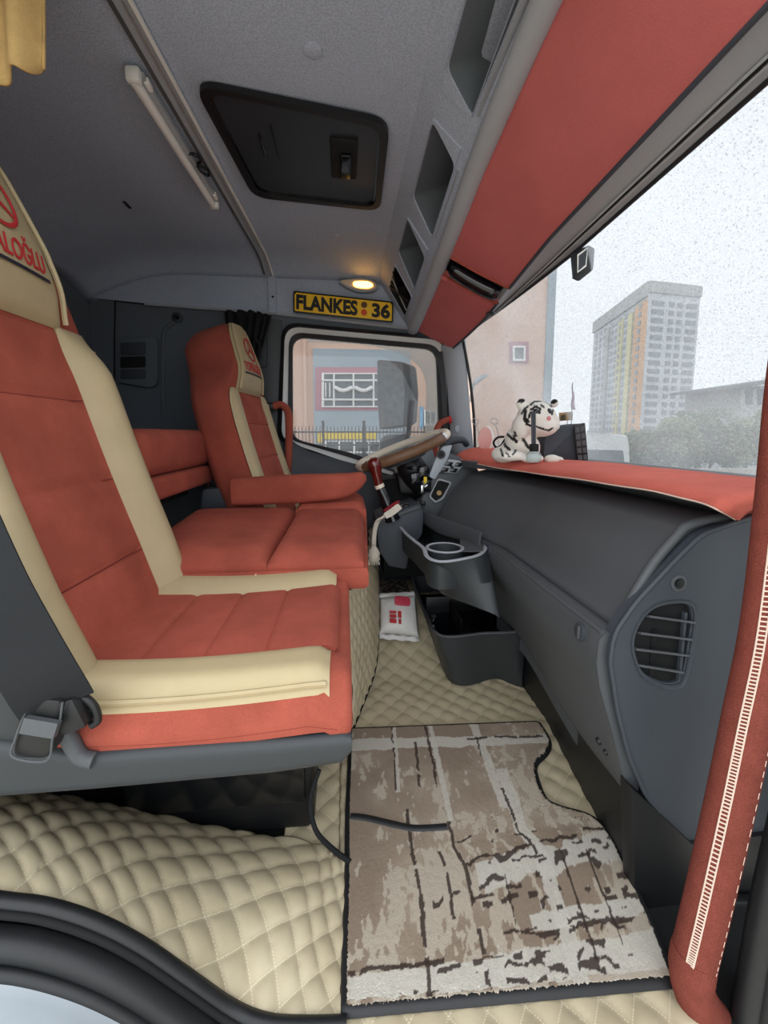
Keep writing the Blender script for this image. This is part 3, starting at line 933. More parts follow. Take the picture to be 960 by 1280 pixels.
hline(.085, .006, .55, .95, True, seed=21); hline(.69, .008, .42, 1, True, seed=22, amp=.03, dens=.4); hline(.765, .007, .25, .95, True, seed=23, amp=.03, dens=.45)
hline(.80, .006, .45, 1, True, seed=24, dens=.55); hline(.885, .007, .55, 1, True, seed=25, dens=.5); hline(.925, .007, .25, 1, True, seed=26, dens=.45)
hline(.975, .007, .2, .8, True, seed=27, dens=.5); hline(.905, .006, 0, .3, True, seed=28); hline(.84, .006, .7, 1, True, seed=29, dens=.5)
for q, (t_, a_, b_) in enumerate(((.715, .5, 1), (.745, .62, 1), (.782, .3, .6), (.82, .62, .98), (.855, .72, 1), (.872, .5, .8), (.895, .66, 1), (.945, .35, .75), (.96, .5, .9), (.64, .55, .8), (.60, .42, .6))):
    hline(t_, .0045, a_, b_, True, seed=31 + q, amp=.025, dens=.58)
vline(.78, .005, .70, .95, True, seed=45, dens=.4); vline(.55, .004, .72, .9, True, seed=46, dens=.5); vline(.88, .004, .72, .98, True, seed=47, dens=.5)
G = np.zeros((NU, NV, 3))
pile = (fbm(60, 90) - .5) * .0012 + np.random.RandomState(4).rand(NU, NV) * .0005
for j in range(NV):
    a, b = poly_at(LEp, j / (NV - 1)), poly_at(REp, j / (NV - 1))
    qr = lerp(QR0, QR1, j / (NV - 1)); qr = a + (b - a).normalized() * max((qr - a).length, (b - a).length * 1.001)
    for i in range(NU):
        s = i / (NU - 1)
        p = lerp(a, qr, s)
        if (p - a).length > (b - a).length: p = b.copy()
        G[i, j] = (p.x, p.y, .013 + pile[i, j])
mt = thing('carpet_mat', 'beige and brown abstract patterned carpet mat with black binding in the passenger footwell', 'floor mat', (MATC[0].x, MATC[3].y, .01))
sheet('mat_pile', G, .008, 'carpet', mt, sharp=180, cols=colm)
edge = [Vector(G[i, 0]) for i in range(0, NU, 6)] + [Vector(G[-1, j]) for j in range(0, NV, 4)] + [Vector(G[i, -1]) for i in range(NU - 1, -1, -6)] + [Vector(G[0, j]) for j in range(NV - 1, -1, -4)]
edge = [V(p.x, p.y, .012) for p in edge]
tube('mat_binding', edge, (.009, .012), 'rubber', mt, seg=8, closed=True, up=(0, 0, 1))
tube('mat_slit', catmull([U(px, py, z=.018) for px, py in ((438, 1022), (458, 1024), (492, 1032), (520, 1037), (559, 1035))], 5), (.008, .011), 'rubber', mt, seg=8, up=(0, 0, 1))

# driver's mat glimpsed beyond the bin
G2 = [[V(lerp(.16, .34, a / 14), lerp(2.0, 2.32, b / 20), .168) for b in range(21)] for a in range(15)]
c2 = [[(lambda q: tuple(taupe2 * .8) if q > .45 else tuple(darkb))(rs.random()) for b in range(21)] for a in range(15)]
dm = sheet('carpet_mat', G2, .01, 'carpet', None, cols=c2)
tag(dm, 'grey brown speckled carpet mat at the driver side behind the wipes pack', 'floor mat')
# ================================================================ seats
def build_seat(name, label, base, lean, bol, ub, x_back, zc, zb, hw, L, hr_t, scale_top, near_sign, txt, armrest=False, roll_front=0.0, blank=False):
    """truck seat facing +x. base: (x front, y centre); lean: degrees; x_back, zb: foot of the backrest; zc: cushion top at the front"""
    xf, yc = base
    t = thing(name, label, 'seat', (xf - .28, yc, .1))
    # --- backrest body: rings along its length
    ca, sa = math.cos(R(lean)), math.sin(R(lean))
    def wid(s):      # half width along the back
        if s < hr_t: return hw * interp([(0, .93), (.2, 1.0), (hr_t * .8, .98), (hr_t, .92)], s)
        return hw * interp([(hr_t, .92), (hr_t + .06, .80), (hr_t + .12, .62), (hr_t + .16, .52), (.90, .44), (.95, .36), (.98, .27), (1.0, .16)], s)
    def spine(s): return V(x_back - sa * L * s, yc, zb + ca * L * s)
    nrm, upv = V(ca, 0, sa), V(-sa, 0, ca)
    def curve(s): return .025 * math.sin(math.pi * min(1, s / hr_t)) + (.035 * sstep(hr_t - .05, hr_t + .2, s))
    def front(u, s):  # the front surface
        b = bol * sstep(.50, .80, abs(u)) * (1 - sstep(.86, 1.02, abs(u)) * .75) * (1 - sstep(hr_t - .1, hr_t + .02, s))
        hd = .018 * (1 - u * u) * sstep(hr_t, hr_t + .08, s)
        return spine(s) + V(0, u * wid(s), 0) + nrm * (.05 + b + hd - .010 * math.sin(math.pi * min(1, s / hr_t)) + .045 * sstep(hr_t - .08, hr_t + .16, s))
    def depth(s): return interp([(0, .15), (.3, .17), (hr_t, .16), (.95, .14), (1, .10)], s)
    rings = []
    NS = 28
    for k in range(NS + 1):
        s = k / NS
        us = [-1 + 2 * q / 16 for q in range(17)]
        rg = [front(u, s) - nrm * .006 for u in us]
        d = depth(s); w_ = wid(s)
        back = []
        for q in range(17):
            u = 1 - 2 * q / 16
            back.append(spine(s) + V(0, u * w_ * .96, 0) - nrm * d * (1 - .45 * abs(u) ** 4))
        rg += back
        if s > .93:
            c = spine(s) - nrm * d * .3
            f = 1 - .25 * ((s - .93) / .07) ** 2
            rg = [c + (p - c) * f for p in rg]
        rings.append(rg)
    shell = loft('backrest', rings, 'suede', t, sharp=60)
    def panel(nm, u0, u1, s0, s1, m, nu=14, ns=26, lift=.010, edge=.012, seams=()):
        G = []
        for k in range(ns + 1):
            s = lerp(s0, s1, k / ns); row = []
            for q in range(nu + 1):
                uu = q / nu
                a = u0(s) if callable(u0) else u0; b = u1(s) if callable(u1) else u1
                u = lerp(a, b, uu)
                e = min(q, nu - q, k, ns - k)
                h = lift if e >= 2 else (lift * .75 if e == 1 else -.002)
                for sm in seams:
                    h -= .008 * math.exp(-((s - sm) * L / .008) ** 2)
                row.append(front(u, s) + nrm * h)
            G.append(row)
        return sheet(nm, G, .008, m, shell, sharp=70, flip=True), G
    o, G = panel('back_insert', -ub, ub, .02, hr_t - .005, 'suede', ns=60, seams=[hr_t * q for q in (.27, .52, .78)])
    for q in (.27, .52, .78):
        s = hr_t * q
        tube('back_seam', [front((ub - .02) * (-1 + 2 * k / 12), s) + nrm * .0035 for k in range(13)], .0016, 'seam', o, seg=5)
    for sg in (-1, 1):
        o2, _ = panel('back_bolster', sg * ub, sg * 1.0, .015, hr_t + .01, 'leather', nu=10, lift=.012)
        tube('bolster_piping', [front(sg * .985, lerp(.02, hr_t - .03, k / 20)) + nrm * .011 for k in range(21)], .006, 'leather', o2, seg=6)
    hu = lambda s: interp([(hr_t, .68), (hr_t + .06, .72), (hr_t + .12, .81), (hr_t + .16, .93), (1.0, .95)], s)
    hc, G = panel('headrest_cover', lambda s: -hu(s), hu, hr_t + .004, .985, 'leather', nu=20, ns=30, lift=.014)
    for sg in (-1, 1):
        tube('headrest_piping', [front(sg * hu(s) * .97, s) + nrm * .015 for s in [lerp(hr_t + .01, .97, k / 20) for k in range(21)]], .006, 'leather', hc, seg=6)
    # emblem ring with a three pointed star, red lettering and a navy line, embroidered on the cover
    s_e, s_t, s_l = hr_t + (1 - hr_t) * .58, hr_t + (1 - hr_t) * .32, hr_t + (1 - hr_t) * .235
    def at(dy, ds, h=.0175): return (lambda s: front(dy / wid(s), s) + nrm * h)(ds)
    rr = .050
    lat = 1.0
    tube('emblem_ring', [at(math.cos(2 * math.pi * k / 36) * rr, s_e + math.sin(2 * math.pi * k / 36) * rr / L) for k in range(36)], (.0045, .0015), 'red_print', hc, seg=6, closed=True, up=(0, 1, 0))
    for k in range(3):
        a = math.pi / 2 + k * 2 * math.pi / 3
        P = [at(math.cos(a) * rr * q, s_e + math.sin(a) * rr * q / L) for q in (0, .5, .95)]
        ribbon('emblem_star_arm', P, [.010, .006, .003], .002, 'red_print', hc, side=(nrm.cross(upv * math.sin(a) + V(0, 1, 0) * math.cos(a))))
    fl_ = 1 if True else -1
    def bend(q): return at(q.x, s_t + q.y / L, .0165 + q.z)
    place_text('lettering', txt, .056, (0, 0, 0), (0, 1, 0), upv, 'red_print', hc, sx=.64, bold=.0002, extrude=.0008, bend=bend)
    ribbon('underline', [at(-.11 + .22 * k / 12, s_l, .018) for k in range(13)], .007, .0016, 'navy_print', hc, side=upv)
    # --- cushion
    xb = x_back + .03
    n = 24
    def ctop(u, s):   # u -1..1 lateral, s 0 back .. 1 front
        z = lerp(zc - .012, zc, s) - .012 * math.sin(math.pi * s)
        x = lerp(xb - .06, xf, s)
        b = .030 * sstep(.5, .72, abs(u)) * (1 - sstep(.85, 1.0, abs(u)) * .8) * (1 - .35 * s)
        fr = -.014 * sstep(.94, 1.0, s) ** 2
        return V(x, yc + u * hw, z + b + fr - .025 * sstep(.88, 1.0, abs(u)) ** 2)
    rings = []
    for k in range(n + 1):
        s = k / n
        top = [ctop(-1 + 2 * q / 20, s) - V(0, 0, .008) for q in range(21)]
        th = lerp(.07, .080, s)
        z0 = ctop(0, s).z - th
        bot = [V(top[0].x, yc + hw * 1.02 * (1 - 2 * q / 20), z0 + .02 * abs(1 - 2 * q / 20) ** 6) for q in range(21)]
        md1 = [V(top[0].x, yc + hw * 1.035, lerp(z0, top[-1].z, f)) for f in (.75, .45, .2)]
        md2 = [V(top[0].x, yc - hw * 1.035, lerp(z0, top[0].z, f)) for f in (.2, .45, .75)]
        rings.append(top + md1 + bot + md2)
    # rounded nose
    last = rings[-1]; cz = sum((p.z for p in last)) / len(last)
    for dx, f in ((.012, .97), (.020, .86), (.024, .6)):
        rings.append([V(xf + dx, yc + (p.y - yc) * (1 - (1 - f) * .12), cz + (p.z - cz) * f) for p in last])
    cu = loft('cushion', rings, 'suede', t, sharp=60)
    def cpanel(nm, u0, u1, s0, s1, m, nu=12, ns=24, lift=.006, seams=()):
        G = []
        for k in range(ns + 1):
            s = lerp(s0, s1, k / ns); row = []
            for q in range(nu + 1):
                u = lerp(u0, u1, q / nu)
                e = min(q, nu - q, k, ns - k)
                h = lift if e >= 2 else (lift * .75 if e == 1 else -.002)
                for sm in seams: h -= .006 * math.exp(-((s - sm) * .5 / .006) ** 2)
                row.append(ctop(u, s) + V(0, 0, h - .004))
            G.append(row)
        return sheet(nm, G, .008, m, cu, sharp=70, flip=True), G
    ci, _ = cpanel('cushion_insert', -.56, .56, .02, .985, 'suede', ns=70, seams=(.30, .52, .74))
    for sm in (.30, .52, .74):
        tube('cushion_seam', [ctop(-.55 + 1.1 * k / 12, sm) + V(0, 0, -.0045) for k in range(13)], .0014, 'seam', ci, seg=5)
    for sg in (-1, 1):
        bo, _ = cpanel('cushion_bolster', sg * .56, sg * .97, .03, .975, 'leather', lift=.008)
        tube('bolster_piping', [ctop(sg * .955, lerp(.04, .965, k / 16)) + V(0, 0, .003) for k in range(17)], .005, 'leather', bo, seg=6)
    for sg in (-1, 1):
        tube('cushion_stitching', [V(lerp(xb, xf, k / 10), yc + sg * hw * 1.03, ctop(1, k / 10).z - .035) for k in range(11)], .0018, 'seam', cu, seg=5)
    # --- plastic seat pan and pedestal
    zp = zc - .088
    rail = []
    for x_, zt, zb_ in ((x_back - .22, zp + .08, zp - .05), (x_back - .05, zp + .05, zp - .055), (x_back + .12, zp + .01, zp - .055), (xf - .1, zp + .01, zp - .05), (xf + .006, zp + .012, zp - .042), (xf + .022, zp + .008, zp - .02)):
        rail.append(rounded([V(x_, yc - hw * 1.06, zb_), V(x_, yc + hw * 1.06, zb_), V(x_, yc + hw * 1.08, zt), V(x_, yc - hw * 1.08, zt)], .02, 4))
    loft('seat_pan', rail, 'pan', t)
    if not blank:
        pd = box('pedestal', (xf - .30, yc + .17, .21), (.46, .24, .42), 'black', t, r=.02)
        box('pedestal_cover', (xf - .30, yc + .045, .24), (.42, .02, .30), 'gloss_black', t, r=.006)
    if armrest:
        ax = x_back
        P = [V(ax - .09, yc - hw - .05, zc + .17), V(ax + .10, yc - hw - .055, zc + .18), V(ax + .28, yc - hw - .055, zc + .19), V(ax + .44, yc - hw - .05, zc + .205)]
        C = catmull(P, 6)
        rg = []
        for i, p in enumerate(C):
            f = i / (len(C) - 1)
            hgt = interp([(0, .055), (.5, .058), (.8, .05), (.93, .036), (1, .010)], f)
            wd = interp([(0, .03), (.1, .036), (.9, .036), (1, .012)], f)
            rg.append([p + V(0, math.copysign(abs(math.cos(a)) ** .6, math.cos(a)) * wd, math.copysign(abs(math.sin(a)) ** .6, math.sin(a)) * hgt + .02 * sstep(.8, 1, f)) for a in [2 * math.pi * q / 20 for q in range(20)]])
        loft('armrest', rg, 'suede', t, sharp=60)
    return t, front, spine

TXT = 'TOPALO\u011eLU'
ps, pfront, pspine = build_seat('passenger_seat', 'large red suede and beige leather passenger seat in the foreground', (-.015, .915), 17, .050, .60, -.505, .60, .50, .285, 1.10, .685, .36, -1, TXT)
dseat, dfront, dspine = build_seat('driver_seat', 'red suede and beige driver seat with armrest, beyond the middle seat', (-.04, 1.98), 17, .012, .72, -.33, .60, .58, .25, .93, .65, .44, -1, TXT, armrest=True)

dseat.rotation_euler.z = R(-7)
dseat.location.x += .015
# ---- passenger seat belt: strap, anchor pocket, buckle loop
sb = thing('seat_belt', 'black seat belt strap with buckle pocket at the near side of the passenger seat', 'seat belt', (-.5, .55, .5))
ribbon('strap', catmull([U(-60, 640, y=.56), U(-15, 735, y=.56), U(22, 800, y=.565), U(52, 850, y=.57), U(72, 882, y=.585)], 6), .088, .003, 'belt', sb, side=[V(.8, .2, .35)] * 25)
pk = [U(px, py, y=.575) for px, py in ((22, 890), (40, 874), (78, 876), (74, 905), (60, 950), (14, 948))]
slab('anchor_pocket', rounded(pk, .012, 3), (0, .05, 0), 'black', sb, r=.004)
tube('pocket_edge', catmull([U(px, py, y=.572) for px, py in ((40, 874), (30, 895), (20, 922), (16, 946), (58, 951), (66, 922), (74, 905), (78, 878))], 5), .0016, 'dark', sb, seg=6)
ribbon('pocket_flap', [U(30, 905, y=.565), U(72, 912, y=.565)], .02, .01, 'dark', sb, side=(0, .2, 1))
tube('buckle_loop', catmull([U(px, py, y=.60) for px, py in ((84, 872), (104, 872), (118, 884), (122, 900), (114, 906))], 5), .006, 'black', sb, seg=8)
box('buckle', U(90, 890, y=.595), (.04, .03, .05), 'black', sb, r=.008, rot=(0, -20, 0))
# black plastic hinge cover at the seat's near rear corner
hc_ = thing('seat_side_cover', 'dark plastic side cover at the rear corner of the passenger seat', 'seat cover', (-.55, .63, .4))
slab('cover_panel', rounded([U(px, py, y=.62) for px, py in ((-90, 800), (0, 830), (48, 872), (30, 905), (40, 975), (-90, 985))], .02, 3), (0, .06, 0), 'pan', hc_, r=.01)
tube('cover_rib', catmull([U(px, py, y=.612) for px, py in ((75, 905), (88, 925), (100, 945), (118, 950))], 4), .012, 'dark', hc_, seg=8)
box('recliner_knob', U(226, 718, y=1.24), (.09, .05, .05), 'black', ps, r=.015)

# ---- middle seat: low box seat with a folded back cushion
ms = thing('middle_seat', 'low red suede middle seat between the passenger and driver seats', 'seat', (-.2, 1.5, .2))
def grid_block(name, P4, dz0, m, parent, r=.02, puff=.012, n=12):
    """padded block over the quad P4 (top corners, a rectangle-ish), hanging down dz0"""
    G = []
    for i in range(n + 1):
        row = []
        for j in range(n + 1):
            s, t_ = i / n, j / n
            p = bil(P4, s, t_)
            e = (min(s, 1 - s, .12) / .12, min(t_, 1 - t_, .12) / .12)
            rr = (1 - (1 - e[0]) ** 2.5) * (1 - (1 - e[1]) ** 2.5)
            p.z += puff * rr - r * (1 - rr)
            row.append(p)
        G.append(row)
    per = [G[i][0] for i in range(n)] + [G[n][j] for j in range(n)] + [G[i][n] for i in range(n, 0, -1)] + [G[0][j] for j in range(n, 0, -1)]
    vs = [p for row in G for p in row]; fs = []
    for i in range(n):
        for j in range(n): fs.append((i * (n + 1) + j, (i + 1) * (n + 1) + j, (i + 1) * (n + 1) + j + 1, i * (n + 1) + j + 1))
    idx = [i * (n + 1) for i in range(n)] + [n * (n + 1) + j for j in range(n)] + [i * (n + 1) + n for i in range(n, 0, -1)] + [j for j in range(n, 0, -1)]
    c = sum(per, Vector()) / len(per)
    prev = idx
    for f, dz in ((1.012, .25), (1.012, .8), (.985, 1.0)):
        cur = []
        for p in per:
            cur.append(len(vs)); q = c + (p - c) * f; vs.append(V(q.x, q.y, p.z - dz0 * dz))
        for k in range(len(idx)):
            k2 = (k + 1) % len(idx)
            fs.append((prev[k], prev[k2], cur[k2], cur[k]))
        prev = cur
    fs.append(tuple(prev))
    return mk(name, vs, fs, m, parent, sharp=55)
A0, A1 = U(456, 692, z=.668), U(215, 672, z=.668)
B0, B1 = U(457, 632, z=.70), U(205, 628, z=.70)
y0m, y1m = A0.y, B0.y
C_ = [V(-.60, y0m, .665), V(-.215, y0m, .67), V(-.195, y1m, .70), V(-.60, y1m, .70)]
grid_block('seat_top', C_, .03, 'suede', ms, n=14)
D_ = [V(-.210, y0m, .67), V(A0.x - .005, y0m, .668), V(B0.x - .01, y1m, .70), V(-.190, y1m, .70)]
grid_block('seat_top', D_, .03, 'suede', ms, n=14)
E_ = [V(-.61, y0m - .005, .632), V(A0.x + .006, y0m - .005, .634), V(B0.x, y1m, .66), V(-.61, y1m, .66)]
grid_block('seat_box', E_, .06, 'suede', ms, r=.006, puff=.0, n=12)
ft = [lerp(E_[0], E_[1], .55) + V(0, -.006, -.01), lerp(E_[0], E_[1], .55) + V(0, -.008, -.06)]
tube('box_stitching', ft, .002, 'thread', ms, seg=6)
sq = lerp(C_[1], C_[2], .35)
ribbon('pull_tab', [U(322, 643, z=.69), U(334, 637, z=.70)], .03, .004, 'black', ms, side=(.3, .8, 0))
ribbon('pull_tab', [U(333, 638, z=.70), U(351, 635, z=.70)], .012, .004, 'matte_black', ms, side=(.3, .8, 0))
# raised far cushion next to the driver seat
F_ = [U(372, 632, z=.715), U(457, 634, z=.715), U(453, 619, z=.75), U(382, 618, z=.75)]
zz = .735
fx0, fx1 = U(375, 625, y=1.78).x, U(455, 625, y=1.78).x
mc = thing('seat_pad', 'small raised red suede pad at the far front of the middle seat', 'seat pad', ((fx0 + fx1) / 2, 1.8, .66))
grid_block('pad_top', [V(fx0, y1m - .10, .722), V(fx1, y1m - .10, .722), V(fx1, y1m + .16, .732), V(fx0, y1m + .16, .732)], .07, 'suede', mc, n=10, puff=.006)

# black console behind the middle seat with a lever
bc = thing('seat_console', 'flat black console with a wooden knobbed lever behind the middle seat', 'console', (-.4, 1.85, .7))
slab('console_top', rounded([U(px, py, y=1.80) for px, py in ((252, 612), (275, 610), (325, 615), (343, 624), (336, 640), (250, 640))], .015, 4), (0, .10, 0), 'dark2', bc, r=.008)
tube('lever_arm', catmull([U(345, 626, y=1.72), U(354, 617, y=1.70), U(360, 608, y=1.68)], 4), [.010] * 9, 'black', bc, seg=8)
tube('lever_grip', catmull([U(355, 615, y=1.70), U(361, 607, y=1.68), U(369, 611, y=1.67), U(370, 623, y=1.68)], 4), [.010, .012, .014, .015, .016, .016, .015, .014, .014, .013, .013, .012, .011], 'amber', bc, seg=10)

# bunk mattress
bk = thing('bunk', 'red suede bunk mattress along the rear wall behind the seats', 'bunk', (-.9, 1.5, .7))
BX = U(267, 553, y=1.92).x
def softbox(name, x0, x1, y0, y1, z0, z1, m, parent, r=.035):
    return box(name, ((x0 + x1) / 2, (y0 + y1) / 2, (z0 + z1) / 2), (x1 - x0, y1 - y0, z1 - z0), m, parent, r=r, seg=5, sharp=60)
mtx = softbox('mattress', XR + .02, BX, 1.28, 1.93, .865, 1.015, 'suede', bk, .045)
tube('mattress_piping', [V(BX - .004, y, .966) for y in (1.32, 1.5, 1.7, 1.88)], .004, 'suede', mtx, seg=6)
softbox('bunk_base', XR + .02, BX - .005, 1.28, 1.92, .785, .862, 'suede', bk, .02)
box('bunk_frame', (XR + .34, 1.60, .755), (.58, .6, .05), 'matte_black', bk, r=.006)
lathe('bunk_bolt', V(BX - .015, 1.86, .775), [(.012, 0), (.012, .012), (.006, .015)], 'chrome', bk, axis=(1, 0, 0), seg=10)

# ---- driver's shoulder belt and black curtain behind
db = thing('seat_belt', 'black shoulder belt running down behind the driver seat to the floor', 'seat belt', (-.25, 2.3, .6))
ribbon('strap', [U(309, 487, y=2.30), U(325, 522, y=2.29), U(341, 556, y=2.28), U(358, 592, y=2.27)], .05, .003, 'belt', db, side=(1, -.2, .2))
box('belt_guide', U(310, 492, y=2.30), (.05, .03, .06), 'black', db, r=.01)
lathe('belt_bolt', U(309, 490, y=2.28), [(.012, 0), (.010, -.008)], 'chrome', db, axis=(0, 1, 0), seg=10)
cb = thing('curtain', 'black curtain bunched in the corner behind the driver seat', 'curtain', (-.42, 2.33, 1.0))
CT = [(280, 389), (316, 389), (340, 396)]
CB = [(296, 500), (306, 490), (316, 480)]
top = catmull([U(px, py, y=2.34) for px, py in CT], 16); bot = catmull([U(px, py, y=2.34) for px, py in CB], 16)
G = []
for i, (a, b) in enumerate(zip(top, bot)):
    row = []
    for k in range(13):
        q = k / 12
        p = lerp(a, b, q ** .8)
        p.y += .025 * math.sin(i * 1.15) * (1 - .4 * q)
        row.append(p)
    G.append(row)
sheet('curtain_cloth', G, .004, 'black_cloth', cb, sharp=180)
tube('curtain_tie', catmull([U(318, 420, y=2.30), U(325, 440, y=2.31), U(313, 470, y=2.31)], 5), .008, 'black_cloth', cb, seg=6)
# beige curtain at the near rear
bcu = thing('curtain', 'beige curtain end hanging from the headliner, upper left corner', 'curtain', (-.62, .80, 1.6))
top = [U(-140, -160, y=.82), U(-60, -150, y=.82), U(0, -140, y=.82), U(48, -140, y=.82)]
bot = [U(-140, 100, y=.82), U(-60, 96, y=.82), U(0, 97, y=.82), U(30, 92, y=.82), U(50, 76, y=.82), U(56, 40, y=.82)]
a, b = catmull(top, 14), catmull(bot[:4] + [U(52, 82, y=.82)], 11)
n = min(len(a), len(b)); G = []
for i in range(n):
    row = []
    for k in range(15):
        q = k / 14; p = lerp(a[int(i * (len(a) - 1) / (n - 1))], b[int(i * (len(b) - 1) / (n - 1))], q)
        p.y += .014 * math.sin(i * .33 + q); p.z += .004 * math.sin(i * .5) * q
        row.append(p)
    G.append(row)
sheet('curtain_cloth', G, .004, 'curtain', bcu, sharp=180)
# ================================================================ roof hatch
rh = thing('roof_hatch', 'dark tinted roof hatch with black handle in the headliner', 'hatch', ((HX0 + HX1) / 2, (HY0 + HY1) / 2, 1.85))
zc_ = lambda x, y: ceil_z(x, y)
HC = [U(242, 101, z=1.88), U(486, 149, z=1.88), U(474, 262, z=1.87), U(318, 243, z=1.88)]
for p in HC: p.z = zc_(p.x, p.y) - .004
ho = rounded(HC, .06, 5); hcn = sum(HC, Vector()) / 4
ring('hatch_frame', grow(ho, .004, hcn), grow(ho, -.024, hcn), (0, 0, -.016), 'black', rh)
ring('hatch_seal', grow(ho, -.022, hcn), grow(ho, -.032, hcn), (0, 0, -.010), 'gloss_black', rh)
pn = slab('hatch_panel', [p + V(0, 0, -.004) for p in grow(ho, -.016, hcn)], (0, 0, .004), 'hatch', rh)
hx, hy = U(430, 201, z=1.87).x, U(430, 201, z=1.87).y
HZ = 1.874
hp = box('handle_recess', (hx, hy, HZ), (.085, .19, .012), 'matte_black', pn, r=.02, seg=3)
hb = box('handle_bar', (hx + .006, hy + .015, HZ - .012), (.035, .12, .014), 'gloss_black', hp, r=.006)
box('blind_grip', (-.24, 1.42, 1.880), (.008, .12, .01), 'gloss_black', pn, r=.003)
box('blind_grip', (-.20, 1.40, 1.880), (.006, .16, .008), 'black', pn, r=.003)

# ================================================================ strip lamp (off) with cable
sl = thing('strip_lamp', 'white tubular strip lamp beside the ceiling rail', 'lamp', (-.5, 1.2, 1.85))
a, b = U(167, 100, z=1.855), U(266, 256, z=1.855)
tube('lamp_tube', [lerp(a, b, k / 8) for k in range(9)], .0125, 'white_plastic', sl, seg=12)
d = (b - a).normalized()
ribbon('lamp_back', [a + V(.012, 0, .014), b + V(.012, 0, .014)], .024, .012, 'light_plastic', sl, side=(1, 0, 0))
for p, s in ((a, -1), (b, 1)):
    box('end_cap', p + V(.003, s * .006, .006), (.034, .02, .034), 'white_plastic', sl, r=.006, rot=(0, 0, -math.degrees(math.atan2(d.x, d.y))))
for t in (.05, .93):
    box('lamp_clip', lerp(a, b, t) + V(.022, 0, .012), (.012, .03, .016), 'white_plastic', sl, r=.003)
ck = lerp(a, b, .55) + V(.03, 0, .012)
lc = tube('lamp_cable', catmull([ck + V(x, y, z) for x, y, z in ((-.012, -.02, 0), (.01, -.03, -.008), (.022, -.008, -.01), (.006, .006, -.012), (.012, .03, -.008), (.026, .05, -.008), (.018, .07, -.01), (.004, .05, -.012), (.0, .02, -.012))], 6), .005, 'gloss_black', sl, seg=8)

# ================================================================ lit reading lamp and the yellow plate
def lp_(px, py): return U(px, py, y=2.345)
rl = thing('reading_lamp', 'lit oval interior lamp glowing above the yellow plate', 'lamp', lp_(450, 357))
el = [lp_(426, 352), lp_(440, 350), lp_(462, 351), lp_(470, 358), lp_(462, 363), lp_(440, 360)]
M['lamp_lens'] = mat('frosted lamp lens', (225, 205, 180), .3)
M['bulb'] = mat('lit bulb', (255, 200, 110), .4, emit=((255, 176, 70), 9.0))
slab('lamp_base', grow(catmull(el, 4, True), .012, lp_(449, 357)), (0, .035, 0), 'grey_plastic', rl, r=.003)
slab('lamp_lens', [p + V(0, -.008, 0) for p in catmull(el, 4, True)], (0, .008, 0), 'lamp_lens', rl, r=.003)
bb = [lp_(443, 353), lp_(460, 353), lp_(466, 358), lp_(458, 361), lp_(444, 359)]
slab('lamp_bulb', [p + V(0, -.013, 0) for p in catmull(bb, 4, True)], (0, .006, 0), 'bulb', rl, r=.002)

PC = [U(367, 363.5, y=2.355), U(491.5, 377.5, y=2.335), U(491.5, 404, y=2.335), U(366.5, 391, y=2.355)]
pl = thing('number_plate', 'yellow plate reading FLANKES 36 in black letters above the driver window', 'sign', (PC[0] + PC[2]) / 2)
pr = ((PC[1] - PC[0]) + (PC[2] - PC[3])) / 2; pu = ((PC[0] - PC[3]) + (PC[1] - PC[2])) / 2
pcn = sum(PC, Vector()) / 4
W_, H_ = pr.length, pu.length
er, eu = pr.normalized(), pu.normalized()
en = er.cross(eu)
if en.y > 0: en = -en
def pq(a, b, h=0): return pcn + er * a * W_ + eu * b * H_ + en * h
slab('plate_border', rounded([pq(-.5, -.5), pq(.5, -.5), pq(.5, .5), pq(-.5, .5)], .012, 4), en * .006, 'plate_black', pl, r=.0015)
slab('plate_face', rounded([pq(-.485, -.42, .006), pq(.485, -.42, .006), pq(.485, .42, .006), pq(-.485, .42, .006)], .006, 3), en * .002, 'yellow', pl)
def plate_text(txt, a, width, hgt, bold=.004):
    me = text_mesh(txt, .1, 1, bold, .0006)
    xs_ = [v.co.x for v in me.vertices]; ys_ = [v.co.y for v in me.vertices]
    x0, x1, y0, y1 = min(xs_), max(xs_), min(ys_), max(ys_)
    for v in me.vertices:
        q = v.co.copy()
        v.co = pq(a + (q.x - (x0 + x1) / 2) / (x1 - x0) * width, (q.y - (y0 + y1) / 2) / (y1 - y0) * hgt, .0092 + q.z) - org(pl)
    me.name = 'plate_lettering'
    return link('plate_lettering', me, 'plate_black', pl, None)
plate_text('FLANKES', -.165, .61, .70, .0045)
plate_text('36', .375, .185, .68, .0045)
for b, m in ((.19, 'brown_sticker'), (-.16, 'red_sticker')):
    lathe('plate_seal', pq(.205, b, .008), [(.0165, 0), (.0165, .0015), (.014, .002)], m, pl, axis=en, seg=18)
for a_, b_ in ((-.478, .38), (.478, .38)):
    lathe('plate_screw', pq(a_, b_, .008), [(.004, 0), (.004, .002)], 'black', pl, axis=en, seg=8)

